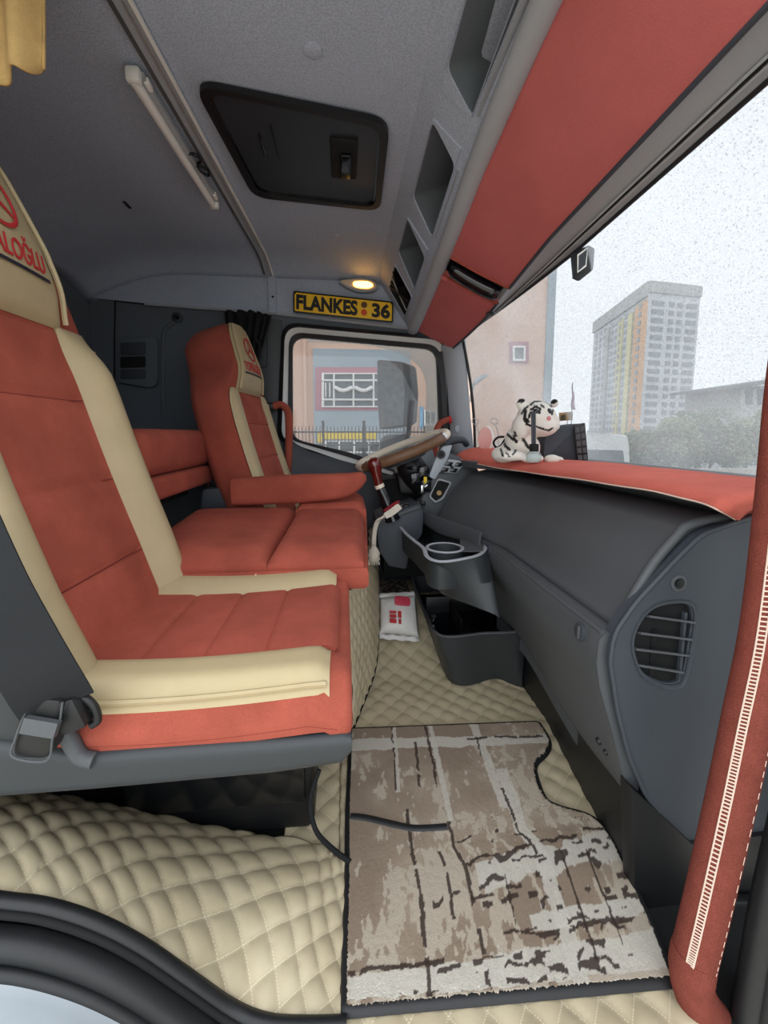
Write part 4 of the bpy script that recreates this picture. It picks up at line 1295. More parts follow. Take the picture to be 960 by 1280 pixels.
# ================================================================ rear corner fittings on the far wall behind the seat
vb = thing('wall_vent', 'dark recessed vent box on the wall behind the driver seat', 'vent', U(165, 455, y=2.36))
def wq(px, py, y=2.37): return U(px, py, y=y)
slab('vent_plate', rounded([wq(146, 424), wq(192, 420), wq(197, 430), wq(196, 480), wq(188, 485), wq(146, 478)], .02, 4), (0, .03, 0), 'wall_dark', vb, r=.006)
for (y0_, y1_, m) in ((428, 444, 'dark2'), (446, 460, 'matte_black'), (462, 474, 'dark2')):
    slab('vent_flap', rounded([wq(150, y0_, 2.362), wq(181, y0_ - 1, 2.362), wq(181, y1_ - 1, 2.362), wq(150, y1_, 2.362)], .008, 3), (0, .012, 0), m, vb, r=.003)
ck = thing('coat_hook', 'small dark coat hook high on the wall behind the driver seat', 'hook', wq(222, 397))
lathe('hook_base', wq(222, 397, 2.395), [(.026, 0), (.026, -.012), (.018, -.016)], 'dark2', ck, axis=(0, 1, 0), seg=18)
lathe('hook_knob', wq(222, 397, 2.378), [(.010, 0), (.010, -.02), (.014, -.024), (.012, -.032)], 'black', ck, axis=(0, 1, 0), seg=14)
tube('wall_bead', catmull([wq(px, py, 2.395) for px, py in ((204, 520), (204, 430), (207, 412), (217, 404))], 5), .010, 'wall_dark', wf, seg=8)
tube('wall_seam', [wq(144, 376, 2.396), wq(143, 430, 2.396), wq(143, 520, 2.396)], .004, 'matte_black', wf, seg=6)
tube('wall_seam', [wq(144, 376, 2.392), wq(181, 380, 2.392)], .004, 'matte_black', wf, seg=6)

# ================================================================ red wrapped grab handles
gh = thing('grab_handle', 'red wrapped grab handle on the pillar behind the driver window', 'grab handle', U(356, 560, y=2.30), 'red wrapped grab handles')
tube('handle_wrap', catmull([U(px, py, y=2.30) for px, py in ((342, 508), (350, 506), (357, 510), (361, 522), (361, 560), (359, 600))], 6), .020, 'suede', gh, seg=12)
box('handle_mount', U(336, 508, y=2.31), (.07, .04, .04), 'black', gh, r=.012)
gh2 = thing('grab_handle', 'red wrapped grab handle on the pillar between driver window and windscreen', 'grab handle', U(545, 560, y=2.30), 'red wrapped grab handles')
tube('handle_wrap', catmull([U(px, py, y=2.27) for px, py in ((563, 524), (556, 526), (548, 532), (545, 545), (544, 570), (543, 600))], 6), .017, 'suede', gh2, seg=12)
lathe('handle_collar', U(561, 525, y=2.27), [(.021, 0), (.021, .012)], 'red_print', gh2, axis=(1, 0, .2), seg=14)

bh = thing('grab_handle', 'long red suede wrapped grab handle with white stitching beside the door opening', 'grab handle', U(872, 1240, y=.58), 'red wrapped grab handles')
HP = [(1030, 250), (1008, 350), (990, 480), (976, 640), (957, 790), (934, 900), (913, 1000), (886, 1120), (868, 1195)]
hp_ = catmull([U(px, py, y=.575) for px, py in HP], 10)
tube('handle_wrap', hp_, [lerp(.026, .033, min(1, i / 30)) for i in range(len(hp_))], 'felt', bh, seg=24)
ft = catmull([U(868, 1190, y=.575), U(864, 1222, y=.572), U(872, 1248, y=.57), U(892, 1266, y=.575), U(915, 1278, y=.60)], 5)
tube('handle_foot', ft, [.033, .034, .034, .034, .034, .033, .033, .033, .033, .034, .033, .031, .03, .028, .026, .024, .022, .02, .018, .016, .014], 'felt', bh, seg=20)
box('handle_bracket', U(925, 1276, y=.63), (.06, .06, .03), 'grey_plastic', bh, r=.006)
# overlocked seam: two rails and rungs, on the left front of the wrap
rl_, rr_ = [], []
vs, fs = [], []
for i, p in enumerate(hp_):
    r = lerp(.026, .033, min(1, i / 30)) + .0008
    for ang, st in ((205, rl_), (222, rr_)):
        st.append(p + V(math.cos(R(ang)) * r, math.sin(R(ang)) * r, 0))
tube('stitch_line', rl_, .0012, 'thread', bh, seg=5)
tube('stitch_line', rr_, .0012, 'thread', bh, seg=5)
N_ = 190
for k in range(N_):
    t = (k + .5) / N_
    a, b = poly_at(rl_, t), poly_at(rr_, t) + V(0, 0, .002)
    d = (b - a); s = V(0, 0, .0011); nrm_ = V(-.6, -.8, 0) * .0009
    i = len(vs)
    vs += [a - s, b - s, b + s, a + s, a - s + nrm_, b - s + nrm_, b + s + nrm_, a + s + nrm_]
    fs += [(i, i + 1, i + 5, i + 4), (i + 3, i + 2, i + 6, i + 7), (i + 4, i + 5, i + 6, i + 7)]
st = mk('overlock_stitches', vs, fs, 'thread', bh, sharp=None); st['kind'] = 'stuff'
dash_ = []
rr2 = [p + V(math.cos(R(288)) * .0325, math.sin(R(288)) * .0325, 0) for p in hp_]
vs, fs = [], []
for k in range(60):
    a, b = poly_at(rr2, k / 60), poly_at(rr2, (k + .55) / 60)
    i = len(vs); s = V(.0008, 0, 0); n_ = V(.2, -.9, 0) * .0012
    vs += [a - s, a + s, b + s, b - s, a + n_, b + n_]
    fs += [(i, i + 1, i + 4), (i + 3, i + 5, i + 2), (i, i + 4, i + 5, i + 3), (i + 1, i + 2, i + 5, i + 4)]
st = mk('running_stitches', vs, fs, 'thread', bh, sharp=None); st['kind'] = 'stuff'

# near pillar foot and dark footwell side at the lower right
nf = thing('trim_pillar_near', 'black door pillar foot and rubber seal at the lower right', None, (.8, .7, 0), kind='structure')
slab('pillar_side', [U(px, py, y=.74) for px, py in ((790, 985), (866, 1056), (990, 1040), (1060, 1100), (1060, 1400), (800, 1400))], (0, .04, 0), 'black', nf, r=.004)
slab('pillar_foot', rounded([U(px, py, y=.715) for px, py in ((905, 1128), (960, 1128), (960, 1300), (880, 1300), (884, 1180))], .02, 3), (0, .02, 0), 'black', nf, r=.006)
tube('pillar_seal', catmull([U(px, py, y=.56) for px, py in ((1010, 880), (985, 1010), (962, 1110), (945, 1200), (930, 1290))], 5), .022, 'rubber', nf, seg=12)
tube('pillar_seal', catmull([U(px, py, y=.54) for px, py in ((1040, 880), (1015, 1010), (992, 1110), (975, 1200), (960, 1290))], 5), .022, 'rubber', nf, seg=12)
tube('pillar_trim', [lerp(ws_top(.50), ws_bot(.50), t / 8) + V(-.03 + .02 * math.sin(math.pi * t / 8), .02, 0) for t in range(9)], (.05, .035), 'grey_plastic', nf, seg=12, up=(1, 0, 0))
tube('pillar_trim', [ws_top(.50) + V(-.03, .02, 0), V(.55, .56, 1.74), V(.30, .56, 1.84)], .04, 'grey_plastic', nf, seg=12)
box('pillar_hinge', U(925, 1235, y=.69), (.08, .03, .02), 'grey_plastic', nf, r=.006)

d2 = thing('door_2', 'open passenger door folded forward out of the opening', None, (.86, .1, 0), kind='structure')
dr = [V(.80, .56, -.1), V(.98, -.46, -.1), V(.98, -.46, .85), V(.80, .56, .85)]
slab('door_panel', dr, (.06, .01, 0), 'dark2', d2, r=.01)
du = [V(.80, .56, .85), V(.98, -.46, .85), V(.98, -.40, 1.66), V(.80, .54, 1.72)]
ring('door_window_frame', du, grow(du, -.10, sum(du, Vector()) / 4), (.05, .01, 0), 'dark2', d2)
slab('door_glass', grow(du, -.09, sum(du, Vector()) / 4), (.004, 0, 0), 'side_glass', d2)
# ================================================================ dashboard
db_ = thing('dashboard', 'charcoal plastic dashboard with rounded glove pad and end vent', 'dashboard', (.6, 1.3, 0))
YE = .78
E1, E2, E3 = U(925, 648, y=YE), U(863, 655, y=YE), U(768, 785, y=YE)
def shift(y):     # the dash sweeps towards the driver at its far end
    return -.15 * sstep(1.35, 1.95, y)
py_ = [YE + (1.86 - YE) * k / 26 for k in range(27)]
PADP = [(1.05, E1.z - .01), (.80, E1.z + .012), (E1.x, E1.z + .004), (lerp(E1.x, E2.x, .55), lerp(E1.z, E2.z, .3) + .004), (E2.x - .005, E2.z - .004), (E2.x - .025, E2.z - .022), (lerp(E2.x, E3.x, .5) - .010, lerp(E2.z, E3.z, .5) + .012), (E3.x + .022, E3.z + .035), (E3.x + .004, E3.z + .006), (E3.x + .012, E3.z - .012), (E3.x + .15, E3.z - .02), (1.05, E3.z)]
prof = catmull([V(x, 0, z) for x, z in PADP[:10]], 4)
prof = prof + [V(x, 0, z) for x, z in PADP[10:]]
def pad_pt(p, y): 
    k = sstep(.97, .60, p.x)
    return V(p.x + shift(y) * k, y, p.z + .03 * sstep(1.5, 1.9, y) * sstep(.75, .9, p.z))
loft('glove_pad', [[pad_pt(p, y) for p in prof] for y in py_], 'dark', db_, sharp=55)
# raised rim at the near end of the pad
tube('pad_rim', catmull([V(p.x, YE - .002, p.z) + V(-.003, 0, 0) for p in prof[8:36:3]], 3), .010, 'dark', db_, seg=10)
# lower fascia
FP = [(775, 787), (757, 788), (747, 797), (744, 835), (752, 870), (762, 906), (780, 975), (800, 1015), (830, 1045)]
fp = catmull([U(px, py, y=YE) for px, py in FP], 4)
fpz = fp + [V(.66, YE, fp[-1].z), V(.66, YE, fp[0].z)]
fy = [YE - .005 + (1.62 - YE) * k / 20 for k in range(21)]
def fas(p, y):
    k = .09 * sstep(.95, 1.5, y) * sstep(.62, .3, p.z)       # the bottom edge rises towards the middle
    return V(p.x + shift(y) * .5, y, p.z + k)
lf_ = loft('lower_fascia', [[fas(p, y) for p in fpz] for y in fy], 'dark', db_, sharp=50)
tube('fascia_ridge', [fas(fp[6], y) + V(.002, 0, .0) for y in fy], .006, 'dark', db_, seg=10)
loft('fascia_end', [[V(p.x - .004, YE - .012, p.z) for p in fp[2:33:3]] + [V(p.x + .03, YE - .012, p.z) for p in reversed(fp[2:33:3])],
                    [V(p.x - .004, YE + .02, p.z) for p in fp[2:33:3]] + [V(p.x + .03, YE + .02, p.z) for p in reversed(fp[2:33:3])]], 'dark', db_)
def fscrew(nm, px, py, y, r, m='dark2', ax=(-1, -.25, .1)):
    p, ax = surface_hit(lf_, px, py)
    if p is None: p, ax = U(px, py, y=y), V(-1, -.25, .1)
    lathe(nm, p, [(r, -.01), (r, .004), (r * .8, .006), (r * .3, .006)], m, db_, axis=ax, seg=16)
    return p
p = fscrew('turn_knob', 726, 790, .875, .020)
box('knob_grip', p + V(-.006, -.002, 0), (.006, .006, .03), 'dark', db_, r=.002)
fscrew('turn_knob', 610, 687, 1.40, .022)
fscrew('screw', 749, 926, .86, .008, 'black'); fscrew('screw', 758, 940, .845, .006, 'black')
# end panel with the oval vent
EP = [(770, 790), (797, 752), (849, 697), (880, 667), (945, 646), (1080, 640), (1080, 1180), (960, 1115), (865, 1058), (835, 1030), (808, 996), (787, 945), (773, 890), (763, 825)]
VT = [(832, 756), (859, 755), (868, 766), (866, 794), (857, 842), (847, 856), (825, 854), (803, 840), (793, 810), (797, 787), (811, 766)]
YP = YE - .03
epo = [U(px, py, y=YP) for px, py in EP]
vto = catmull([U(px, py, y=YP) for px, py in VT], 5, True)
vcn = sum(vto, Vector()) / len(vto)
epo_s = rounded(epo, .02, 3)
angs = sorted(set([math.atan2((p - vcn).z, (p - vcn).x) for p in epo_s] + [math.atan2((p - vcn).z, (p - vcn).x) for p in vto]))
out_ = [ray_poly(vcn, V(math.cos(a), 0, math.sin(a)), epo_s) for a in angs]
inn_ = [ray_poly(vcn, V(math.cos(a), 0, math.sin(a)), vto) for a in angs]
ep = ring('end_panel', out_, inn_, (0, .03, 0), 'dark2', db_)
tube('end_panel_edge', [p + V(0, .002, 0) for p in rounded(epo, .02, 3)], .005, 'dark2', ep, seg=8, closed=True)
vent = ring('vent_rim', grow(vto, .008, vcn, -.002), grow(vto, -.002, vcn, .006), (0, .02, 0), 'dark2', ep)
slab('vent_back', [p + V(0, .013, 0) for p in grow(vto, .012, vcn)], (0, .003, 0), 'matte_black', ep)
ring('vent_duct', grow(vto, .004, vcn, .004), grow(vto, .0, vcn, .004), (0, .02, 0), 'matte_black', ep)
for (x0, z0, x1, z1) in ((809, 770, 866, 778), (798, 791, 862, 799), (793, 811, 858, 819), (796, 831, 852, 840)):
    a, b = U(x0, z0, y=YP + .003), U(x1, z1, y=YP + .003)
    ribbon('vent_slat', [a, b], .014, .004, 'dark', ep, side=(0, .9, -.25))
ribbon('vent_divider', [U(856, 765, y=YP + .008), U(848, 848, y=YP + .008)], .008, .006, 'dark2', ep, side=(0, 1, 0))
p = U(848, 729, y=YP)
lathe('screw_cup', p, [(.017, .002), (.017, -.002), (.012, -.003), (.011, .002), (.009, .002)], 'dark', ep, axis=(0, 1, 0), seg=18)
lathe('screw', p + V(0, -.001, 0), [(.008, 0), (.008, -.003), (.004, -.004)], 'black', ep, axis=(0, 1, 0), seg=12)
# kick wall below the fascia
G = [[V(.638 + .065 * sstep(.85, 1.2, y), y, z) for z in (.0, .2, .45, .6)] for y in (.76, 1.0, 1.3, 1.6, 1.9, 2.3)]
sheet('kick_wall', G, .01, 'black', db_)
# toe board
# ---- storage tray with cup holder
cu = [(606, 676), (604, 692), (578, 700), (550, 703), (534, 697), (529, 686), (516, 676), (505, 666), (499, 654), (513, 647), (525, 642), (545, 655), (570, 663)]
cl = [(625, 772), (618, 768), (590, 757), (565, 748), (552, 742), (546, 735), (532, 716), (520, 700), (512, 680), (535, 680), (545, 690), (575, 720), (610, 745)]
ztop, zbot = .585, .42
ct = catmull([U(px, py, z=ztop) for px, py in cu], 4, True)
cbm = catmull([U(px, py, z=zbot) for px, py in cl], 4, True)
cc = sum(ct, Vector()) / len(ct)
tray = loft('storage_tray', [cbm, [lerp(a, b, .5) for a, b in zip(cbm, ct)], ct, grow(ct, -.012, cc), [p + V(0, 0, -.10) for p in grow(ct, -.02, cc)]], 'pan', db_, sharp=50)
tube('tray_rim', [p + V(0, 0, .001) for p in grow(ct, -.006, cc)], (.004, .008), 'grey_plastic', tray, seg=8, closed=True, up=(0, 0, 1))
cp = U(556, 686, z=ztop)
lathe('cup_holder', cp, [(.062, -.10), (.066, .004), (.060, .006), (.055, .002), (.050, -.095), (.001, -.096)], 'pan', tray, seg=28)
tube('cup_rim', [cp + V(math.cos(2 * math.pi * k / 32) * .064, math.sin(2 * math.pi * k / 32) * .064, .004) for k in range(32)], (.004, .006), 'grey_plastic', tray, seg=8, closed=True, up=(0, 0, 1))
G = [[U(px, py, z=ztop + .001) for px, py in ((575, 690), (604, 690))], [U(px, py, z=ztop + .001) for px, py in ((575, 672), (606, 672))]]
sheet('tray_top', G, .004, 'dark', tray)
# console band above the tray
YB = [1.92, 1.84, 1.72, 1.60, 1.47]
ub_ = catmull([U(px, py, y=y) for (px, py), y in zip(((522, 627), (532, 640), (552, 649), (577, 657), (602, 667)), YB)], 5)
lb_ = catmull([U(px, py, y=y) for (px, py), y in zip(((521, 645), (534, 655), (552, 666), (577, 674), (602, 688)), YB)], 5)
sheet('console_band', [[p, lerp(p, q, .5) + V(-.006, -.006, 0), q] for p, q in zip(ub_, lb_)], .01, 'dark', db_)
tube('band_edge', ub_, .005, 'dark', db_, seg=8)

# ---- centre console: light strips, switches, pocket
ccp = thing('centre_console', 'grey centre console with switches between dashboard and steering wheel', 'console', U(555, 600, y=1.9))
def cq(px, py, y=1.90): return U(px, py, y=y)
slab('console_body', rounded([cq(px, py, 1.93) for px, py in ((522, 640), (528, 622), (545, 590), (556, 565), (586, 574), (600, 590), (560, 650))], .01, 3), (0, .12, 0), 'dark', ccp, r=.006)
sp_ = slab('silver_strip', rounded([cq(px, py, 1.915) for px, py in ((536, 596), (545, 572), (553, 558), (566, 556), (560, 574), (551, 588), (544, 600))], .012, 4), (0, .02, 0), 'silver', ccp, r=.005)
lathe('round_button', cq(551, 568, 1.912), [(.021, 0), (.021, -.006), (.016, -.008), (.015, -.003), (.001, -.003)], 'dark', sp_, axis=(0, 1, 0), seg=20)
lathe('button_face', cq(551, 568, 1.908), [(.013, 0), (.013, -.003)], 'gloss_black', sp_, axis=(0, 1, 0), seg=16)
slab('switch_panel', rounded([cq(px, py, 1.912) for px, py in ((549, 590), (561, 574), (584, 577), (570, 592))], .008, 3), (0, .02, 0), 'grey_plastic', ccp, r=.003)
for px, py in ((561, 580), (573, 581), (556, 587), (567, 588)):
    s_ = slab('switch', rounded([cq(px + a, py + b, 1.906) for a, b in ((-5, 2), (-2, -3), (6, -2), (3, 3))], .004, 3), (0, .012, 0), 'gloss_black', ccp, r=.002)
for px, py in ((565, 584), (553, 590)):
    lathe('switch_knob', cq(px, py, 1.905), [(.008, 0), (.007, -.006)], 'black', ccp, axis=(0, 1, 0), seg=12)
pk = [cq(px, py, 1.91) for px, py in ((538, 620), (548, 600), (563, 604), (553, 622), (545, 627))]
ring('pocket_rim', grow(rounded(pk, .01, 3), .008, cq(549, 613, 1.91)), rounded(pk, .01, 3), (0, .012, 0), 'grey_plastic', ccp)
slab('pocket_floor', rounded([p + V(0, .012, 0) for p in pk], .01, 3), (0, .004, 0), 'matte_black', ccp)
lathe('pocket_coin', cq(549, 616, 1.915), [(.012, 0), (.012, -.006)], 'tan', ccp, axis=(.3, 1, 0), seg=14)
box('console_lock', cq(529, 629, 1.90), (.02, .02, .02), 'black', ccp, r=.006)

# ---- gear console and lever
gc = thing('gear_console', 'black gear lever console in front of the middle seat', 'console', U(490, 680, y=1.9))
slab('console_body', rounded([U(px, py, y=1.80) for px, py in ((470, 656), (472, 648), (524, 630), (530, 640), (528, 668), (512, 690), (508, 712), (486, 708), (474, 690))], .012, 3), (0, .22, 0), 'dark2', gc, r=.006)
slab('console_lid', [U(471, 655, y=1.79), U(526, 636, y=1.79), U(526, 632, y=1.79), U(471, 650, y=1.79)], (0, .24, 0), 'dark', gc, r=.003)
lathe('shifter_ring', U(508, 634, y=1.86), [(.045, -.012), (.047, .0), (.04, .006), (.03, .004), (.028, -.01)], 'grey_plastic', gc, seg=20, axis=(-.25, -.1, 1))
box('shifter_button', U(508, 633, y=1.86), (.03, .05, .02), 'black', gc, r=.008)
gl = thing('gear_lever', 'glossy red brown gear lever knob on a dark shaft with crochet collar', 'gear lever', U(490, 655, y=1.80))
k0, k1, k2, k3, k4 = U(466, 572, y=1.80), U(470, 590, y=1.80), U(474, 607, y=1.80), U(484, 630, y=1.80), U(491, 650, y=1.80)
tube('lever_knob', catmull([k0, k1, k2], 6), [.010, .022, .028, .030, .030, .028, .025, .023, .021, .020, .020, .019, .018], 'amber', gl, seg=16)
tube('lever_band', [k2 + (k3 - k2) * -.06, k2, k2 + (k3 - k2) * .12], [.021, .022, .021], 'cream', gl, seg=14)
tube('lever_shaft', catmull([k2 + (k3 - k2) * .1, k3, k4], 6), [.019] + [lerp(.02, .036, i / 11) for i in range(12)], 'gloss_black', gl, seg=16)
tube('collar_yarn', [U(px, py, y=1.765) for px, py in ((480, 639), (487, 634), (494, 629), (499, 627))], .007, 'maroon', gl, seg=8)
cv = thing('crochet_cover', 'cream crochet cover with tassels draped at the gear lever base', 'cover', U(480, 660, y=1.76))
P0 = catmull([U(px, py, y=1.765) for px, py in ((500, 632), (490, 640), (480, 646), (472, 652), (468, 664), (467, 682), (467, 690))], 5)
ribbon('cover_band', P0, [.03] * 8 + [.026] * 6 + [.02] * 17, .008, 'crochet', cv, side=[V(.3, .1, .9)] * 10 + [V(.8, .4, .3)] * 21)
lathe('tassel_head', U(467, 690, y=1.75), [(.006, .03), (.022, .01), (.026, -.01), (.024, -.03), (.016, -.04)], 'crochet', cv, seg=14)
for k in range(5):
    b0 = U(461 + k * 3, 690, y=1.745 + .006 * (k % 2))
    tube('tassel_strand', catmull([b0 + V(math.sin(q * 2.2) * .005, math.cos(q * 2.2) * .004, -.008 * q) for q in range(8)], 2), .0035, 'crochet', cv, seg=5)

# ---- steering wheel and column
sw = thing('steering_wheel', 'steering wheel with brown leather and cream rim sections', 'steering wheel', U(503, 566, y=2.0))
wc = U(503, 562, y=2.0); RW = .222
wa = (U(556, 540, y=2.0) - U(449, 582, y=2.0)).normalized()        # fore-aft axis in the wheel plane
wb = V(0, 1, .03).normalized(); wn_ = wa.cross(wb)
def rim(a): return wc + wa * math.cos(a) * RW + wb * math.sin(a) * RW
def arc(a0, a1, n): return [rim(R(lerp(a0, a1, k / n))) for k in range(n + 1)]
for a0, a1, m, r in ((-42, 38, 'cream', .022), (38, 142, 'cream', .019), (142, 210, 'cream', .021), (210, 318, 'wood', .0245)):
    tube('rim_section', arc(a0, a1, 24), r, m, sw, seg=12)
for a in (-40, 210):
    tube('rim_ring', arc(a - 2, a + 2, 2), 0.0248, 'chrome', sw, seg=12)
lathe('hub', wc - wn_ * .035 * (1 if wn_.z > 0 else -1), [(.10, -.02), (.105, 0), (.09, .02), (.05, .028), (.001, .03)], 'dark2', sw, axis=wn_ if wn_.z > 0 else -wn_, seg=28)
sgn = 1 if wn_.z > 0 else -1
for a in (20, 160, 200, 340):
    e = rim(R(a)); c_ = wc - wn_ * sgn * .03
    ribbon('spoke', [lerp(c_, e, .35), lerp(c_, e, .7), lerp(c_, e, .97)], [.05, .04, .03], .014, 'silver', sw, side=wn_.cross(e - c_))
sc = thing('steering_column', 'black steering column shroud with stalks, under the steering wheel', 'column', U(520, 620, y=2.0))
cb0 = wc - wn_ * sgn * .06
tube('column_shroud', catmull([cb0, cb0 - wn_ * sgn * .10 + V(.03, 0, 0), cb0 - wn_ * sgn * .25 + V(.10, 0, -.02)], 5), [.06, .065, .07, .07, .07, .065, .06, .06, .055, .055, .05], 'black', sc, seg=16)
tube('stalk', [cb0 + V(.0, -.05, -.03), cb0 + V(.01, -.17, -.02)], .009, 'gloss_black', sc, seg=8)
for px, py in ((519, 598), (529, 590), (532, 607)):
    box('switch_block', U(px, py, y=1.92), (.05, .05, .06), 'gloss_black', sc, r=.012)
kc = thing('key_bunch', 'keys with a yellow tag hanging below the steering wheel', 'keys', U(531, 602, y=1.90))
box('key_tag', U(531.5, 600, y=1.885), (.016, .008, .03), 'yellow_paint', kc, r=.003)
tube('key_ring', [U(531, 605, y=1.885) + V(math.cos(a) * .012, 0, math.sin(a) * .012) for a in [2 * math.pi * k / 14 for k in range(14)]], .002, 'chrome', kc, seg=5, closed=True)
box('key_blade', U(528, 612, y=1.885), (.012, .004, .04), 'chrome', kc, r=.001)
# instrument cowl
ic = thing('instrument_cluster', 'silver grey instrument cowl with black hood behind the steering wheel', 'instrument panel', U(530, 580, y=2.05))
slab('cowl_side', rounded([U(px, py, y=2.06) for px, py in ((500, 582), (515, 566), (530, 556), (541, 560), (546, 580), (538, 600), (520, 606))], .03, 4), (0, .2, 0), 'silver', ic, r=.012)
slab('cluster_face', rounded([U(px, py, y=2.05) for px, py in ((496, 590), (510, 580), (538, 596), (530, 620), (500, 618))], .02, 4), (0, .2, 0), 'black', ic, r=.01)
tube('hood_roll', catmull([U(552, 566, y=2.0), U(556, 556, y=2.0), U(566, 551, y=2.02), U(578, 550, y=2.05), U(583, 555, y=2.1)], 5), .018, 'dark2', ic, seg=12)
slab('under_dash', [U(px, py, y=2.10) for px, py in ((478, 600), (560, 590), (600, 640), (560, 720), (480, 720))], (0, .2, 0), 'matte_black', ic)

G = [[V(lerp(.80 - .09 * sstep(1.5, 1.75, y) + shift(y) * 1.1, ws_bot(y).x + .01, k / 4), y, .866 - .02 * (k == 0)) for k in range(5)] for y in (.80, 1.1, 1.4, 1.6, 1.80, 1.95, 2.1, 2.25, 2.36)]
sheet('dash_top', G, .03, 'dark', db_)
# ---- red dash cover
dc = thing('dash_cover', 'red suede cover with pale stitched hem over the dashboard top', 'dash cover', (.75, 1.4, .86))
FE = [(927, 648, .80, None), (905, 632, None, .700), (870, 619, None, .692), (820, 608, None, .69), (760, 599, None, .68), (700, 591, None, .665), (650, 585, None, .64), (610, 579, None, .60), (585, 574, None, .565), (570, 568, None, .54)]
fe = []
for px, py, y, x in FE:
    fe.append(U(px, py, y=y) if y else U(px, py, x=x))
fe = catmull(fe, 5)
BEy = [p.y for p in fe]
G = []
nf_ = len(fe)
for i, p in enumerate(fe):
    be = V(ws_bot(p.y + .04).x - .006, p.y + .04, .884)
    row = []
    for k in range(15):
        t = k / 14
        q = lerp(p, be, t)
        q.z += .022 * math.sin(math.pi * min(1, t * 1.0)) * .6 + .0008 * math.sin(i * .9 + k * .7)
        q.z += .022 * sstep(1.6, 1.92, p.y) * sstep(0, .25, t) * (1 - .6 * sstep(.5, 1, t))
        if k == 0: q.z -= .012
        row.append(q)
    G.append(row)
sheet('cover_cloth', G, .006, 'cover_suede', dc, sharp=180)
tube('cover_hem', [r[0] + V(-.001, 0, 0) for r in G], .002, 'thread', dc, seg=6)
tube('cover_hem', [q + V(0, -.001, 0) for q in G[0]], .002, 'thread', dc, seg=6)
vs, fs = [], []
hem = [lerp(r[0], r[1], .35) + V(0, 0, .0035) for r in G]
for k in range(150):
    a, b = poly_at(hem, k / 150), poly_at(hem, (k + .5) / 150)
    i = len(vs); vs += [a + V(-.002, 0, 0), a + V(.006, 0, .001), b + V(.006, 0, .001), b + V(-.002, 0, 0), a + V(.002, 0, .0015), b + V(.002, 0, .0015)]
    fs += [(i, i + 4, i + 5, i + 3), (i + 4, i + 1, i + 2, i + 5)]
st = mk('hem_stitches', vs, fs, 'thread', dc, sharp=None); st['kind'] = 'stuff'

# ---- floor bin and its bits
fb = thing('storage_bin', 'deep charcoal storage bin on the floor under the dashboard', 'bin', (.5, 1.8, .06))
bt = [V(.69, 1.46, .27), U(600, 793, y=1.46), U(560, 797, y=1.46), U(543, 790, y=1.49), U(532, 770, y=1.75), U(522, 745, y=1.95), U(515, 724, y=2.08), U(520, 718, y=2.15), V(.68, 2.15, .30), V(.69, 1.9, .27)]
bb_ = [V(.70, 1.50, .01), U(620, 848, z=.01), U(585, 857, z=.01), U(563, 852, z=.01), U(551, 830, z=.02), U(540, 800, y=1.92), U(533, 780, y=2.05), U(536, 775, y=2.10), V(.68, 2.12, .15), V(.70, 1.9, .12)]
ct2, cb2 = catmull(bt, 5, True), catmull(bb_, 5, True)
c2_ = sum(ct2, Vector()) / len(ct2); c3_ = sum(cb2, Vector()) / len(cb2)
loft('bin_body', [cb2, [lerp(a, b, .35) for a, b in zip(cb2, ct2)], [lerp(a, b, .9) for a, b in zip(cb2, ct2)], ct2, grow(ct2, -.012, c2_), [p + V(0, 0, .06) for p in grow(cb2, -.015, c3_)]], 'pan', fb, sharp=50)
tube('bin_rim', [p + V(0, 0, .001) for p in grow(ct2, -.006, c2_)], (.004, .007), 'dark', fb, seg=8, closed=True, up=(0, 0, 1))
box('bin_divider', (.52, 1.82, .20), (.30, .006, .10), 'black', fb, r=.002)
box('bin_divider', (.48, 1.72, .19), (.006, .20, .09), 'black', fb, r=.002)
sheet('bin_liner', [[V(.37, 1.55, .14), V(.37, 1.98, .20)], [V(.66, 1.55, .14), V(.66, 1.98, .20)]], .004, 'gloss_black', fb)
ch = lathe('socket_plug', U(541, 775, y=1.75), [(.008, -.02), (.013, -.012), (.014, .02), (.011, .024), (.006, .024)], 'chrome', None, axis=(.1, -.4, .9), seg=16)
tag(ch, 'small chrome socket plug standing inside the floor bin', 'plug')

# ---- wet wipes pack
wp = thing('wipes_pack', 'white wet wipes pack with raspberry lid on the floor beside the bin', 'wipes pack', U(498, 802, z=.13))
WC = [U(474, 792, y=1.74), U(524, 796, y=1.74), U(519, 745, y=1.86), U(474, 748, y=1.86)]
n = 16; G = []
rsn = random.Random(11)
for i in range(n + 1):
    row = []
    for j in range(n + 1):
        s, t = i / n, j / n
        p = bil(WC, s, t)
        h = .05 * (math.sin(math.pi * s) ** .5) * (math.sin(math.pi * t) ** .4) + .004 * rsn.random()
        row.append(p + V(0, -.65, .75) * h)
    G.append(row)
sheet('pack_film', G, .03, 'wipes', wp, sharp=180)
for t0, sg in ((0, -1), (1, 1)):
    row = []
    for k in range(13):
        p = bil(WC, k / 12, t0)
        row.append([p + V(0, 0, .004 * math.sin(k * 2)), p + V(0, .012 * sg, .018 * sg) + V(0, .006 * math.sin(k * 1.7), 0)])
    sheet('pack_crimp', row, .003, 'wipes', wp, sharp=180)
wr_, wu = (WC[1] - WC[0]).normalized(), (WC[3] - WC[0]).normalized(); wn2 = wr_.cross(wu)
if wn2.y > 0: wn2 = -wn2
wcen = bil(WC, .5, .5) + V(0, -.65, .75) * .052
def wpt(a, b, h=0): return wcen + wr_ * a + wu * b + wn2 * h
slab('pack_lid', rounded([wpt(-.022, .02, .006), wpt(.05, .02, .006), wpt(.05, .065, .004), wpt(-.022, .065, .004)], .014, 4), wn2 * .008, 'wipes_lid', wp, r=.003)
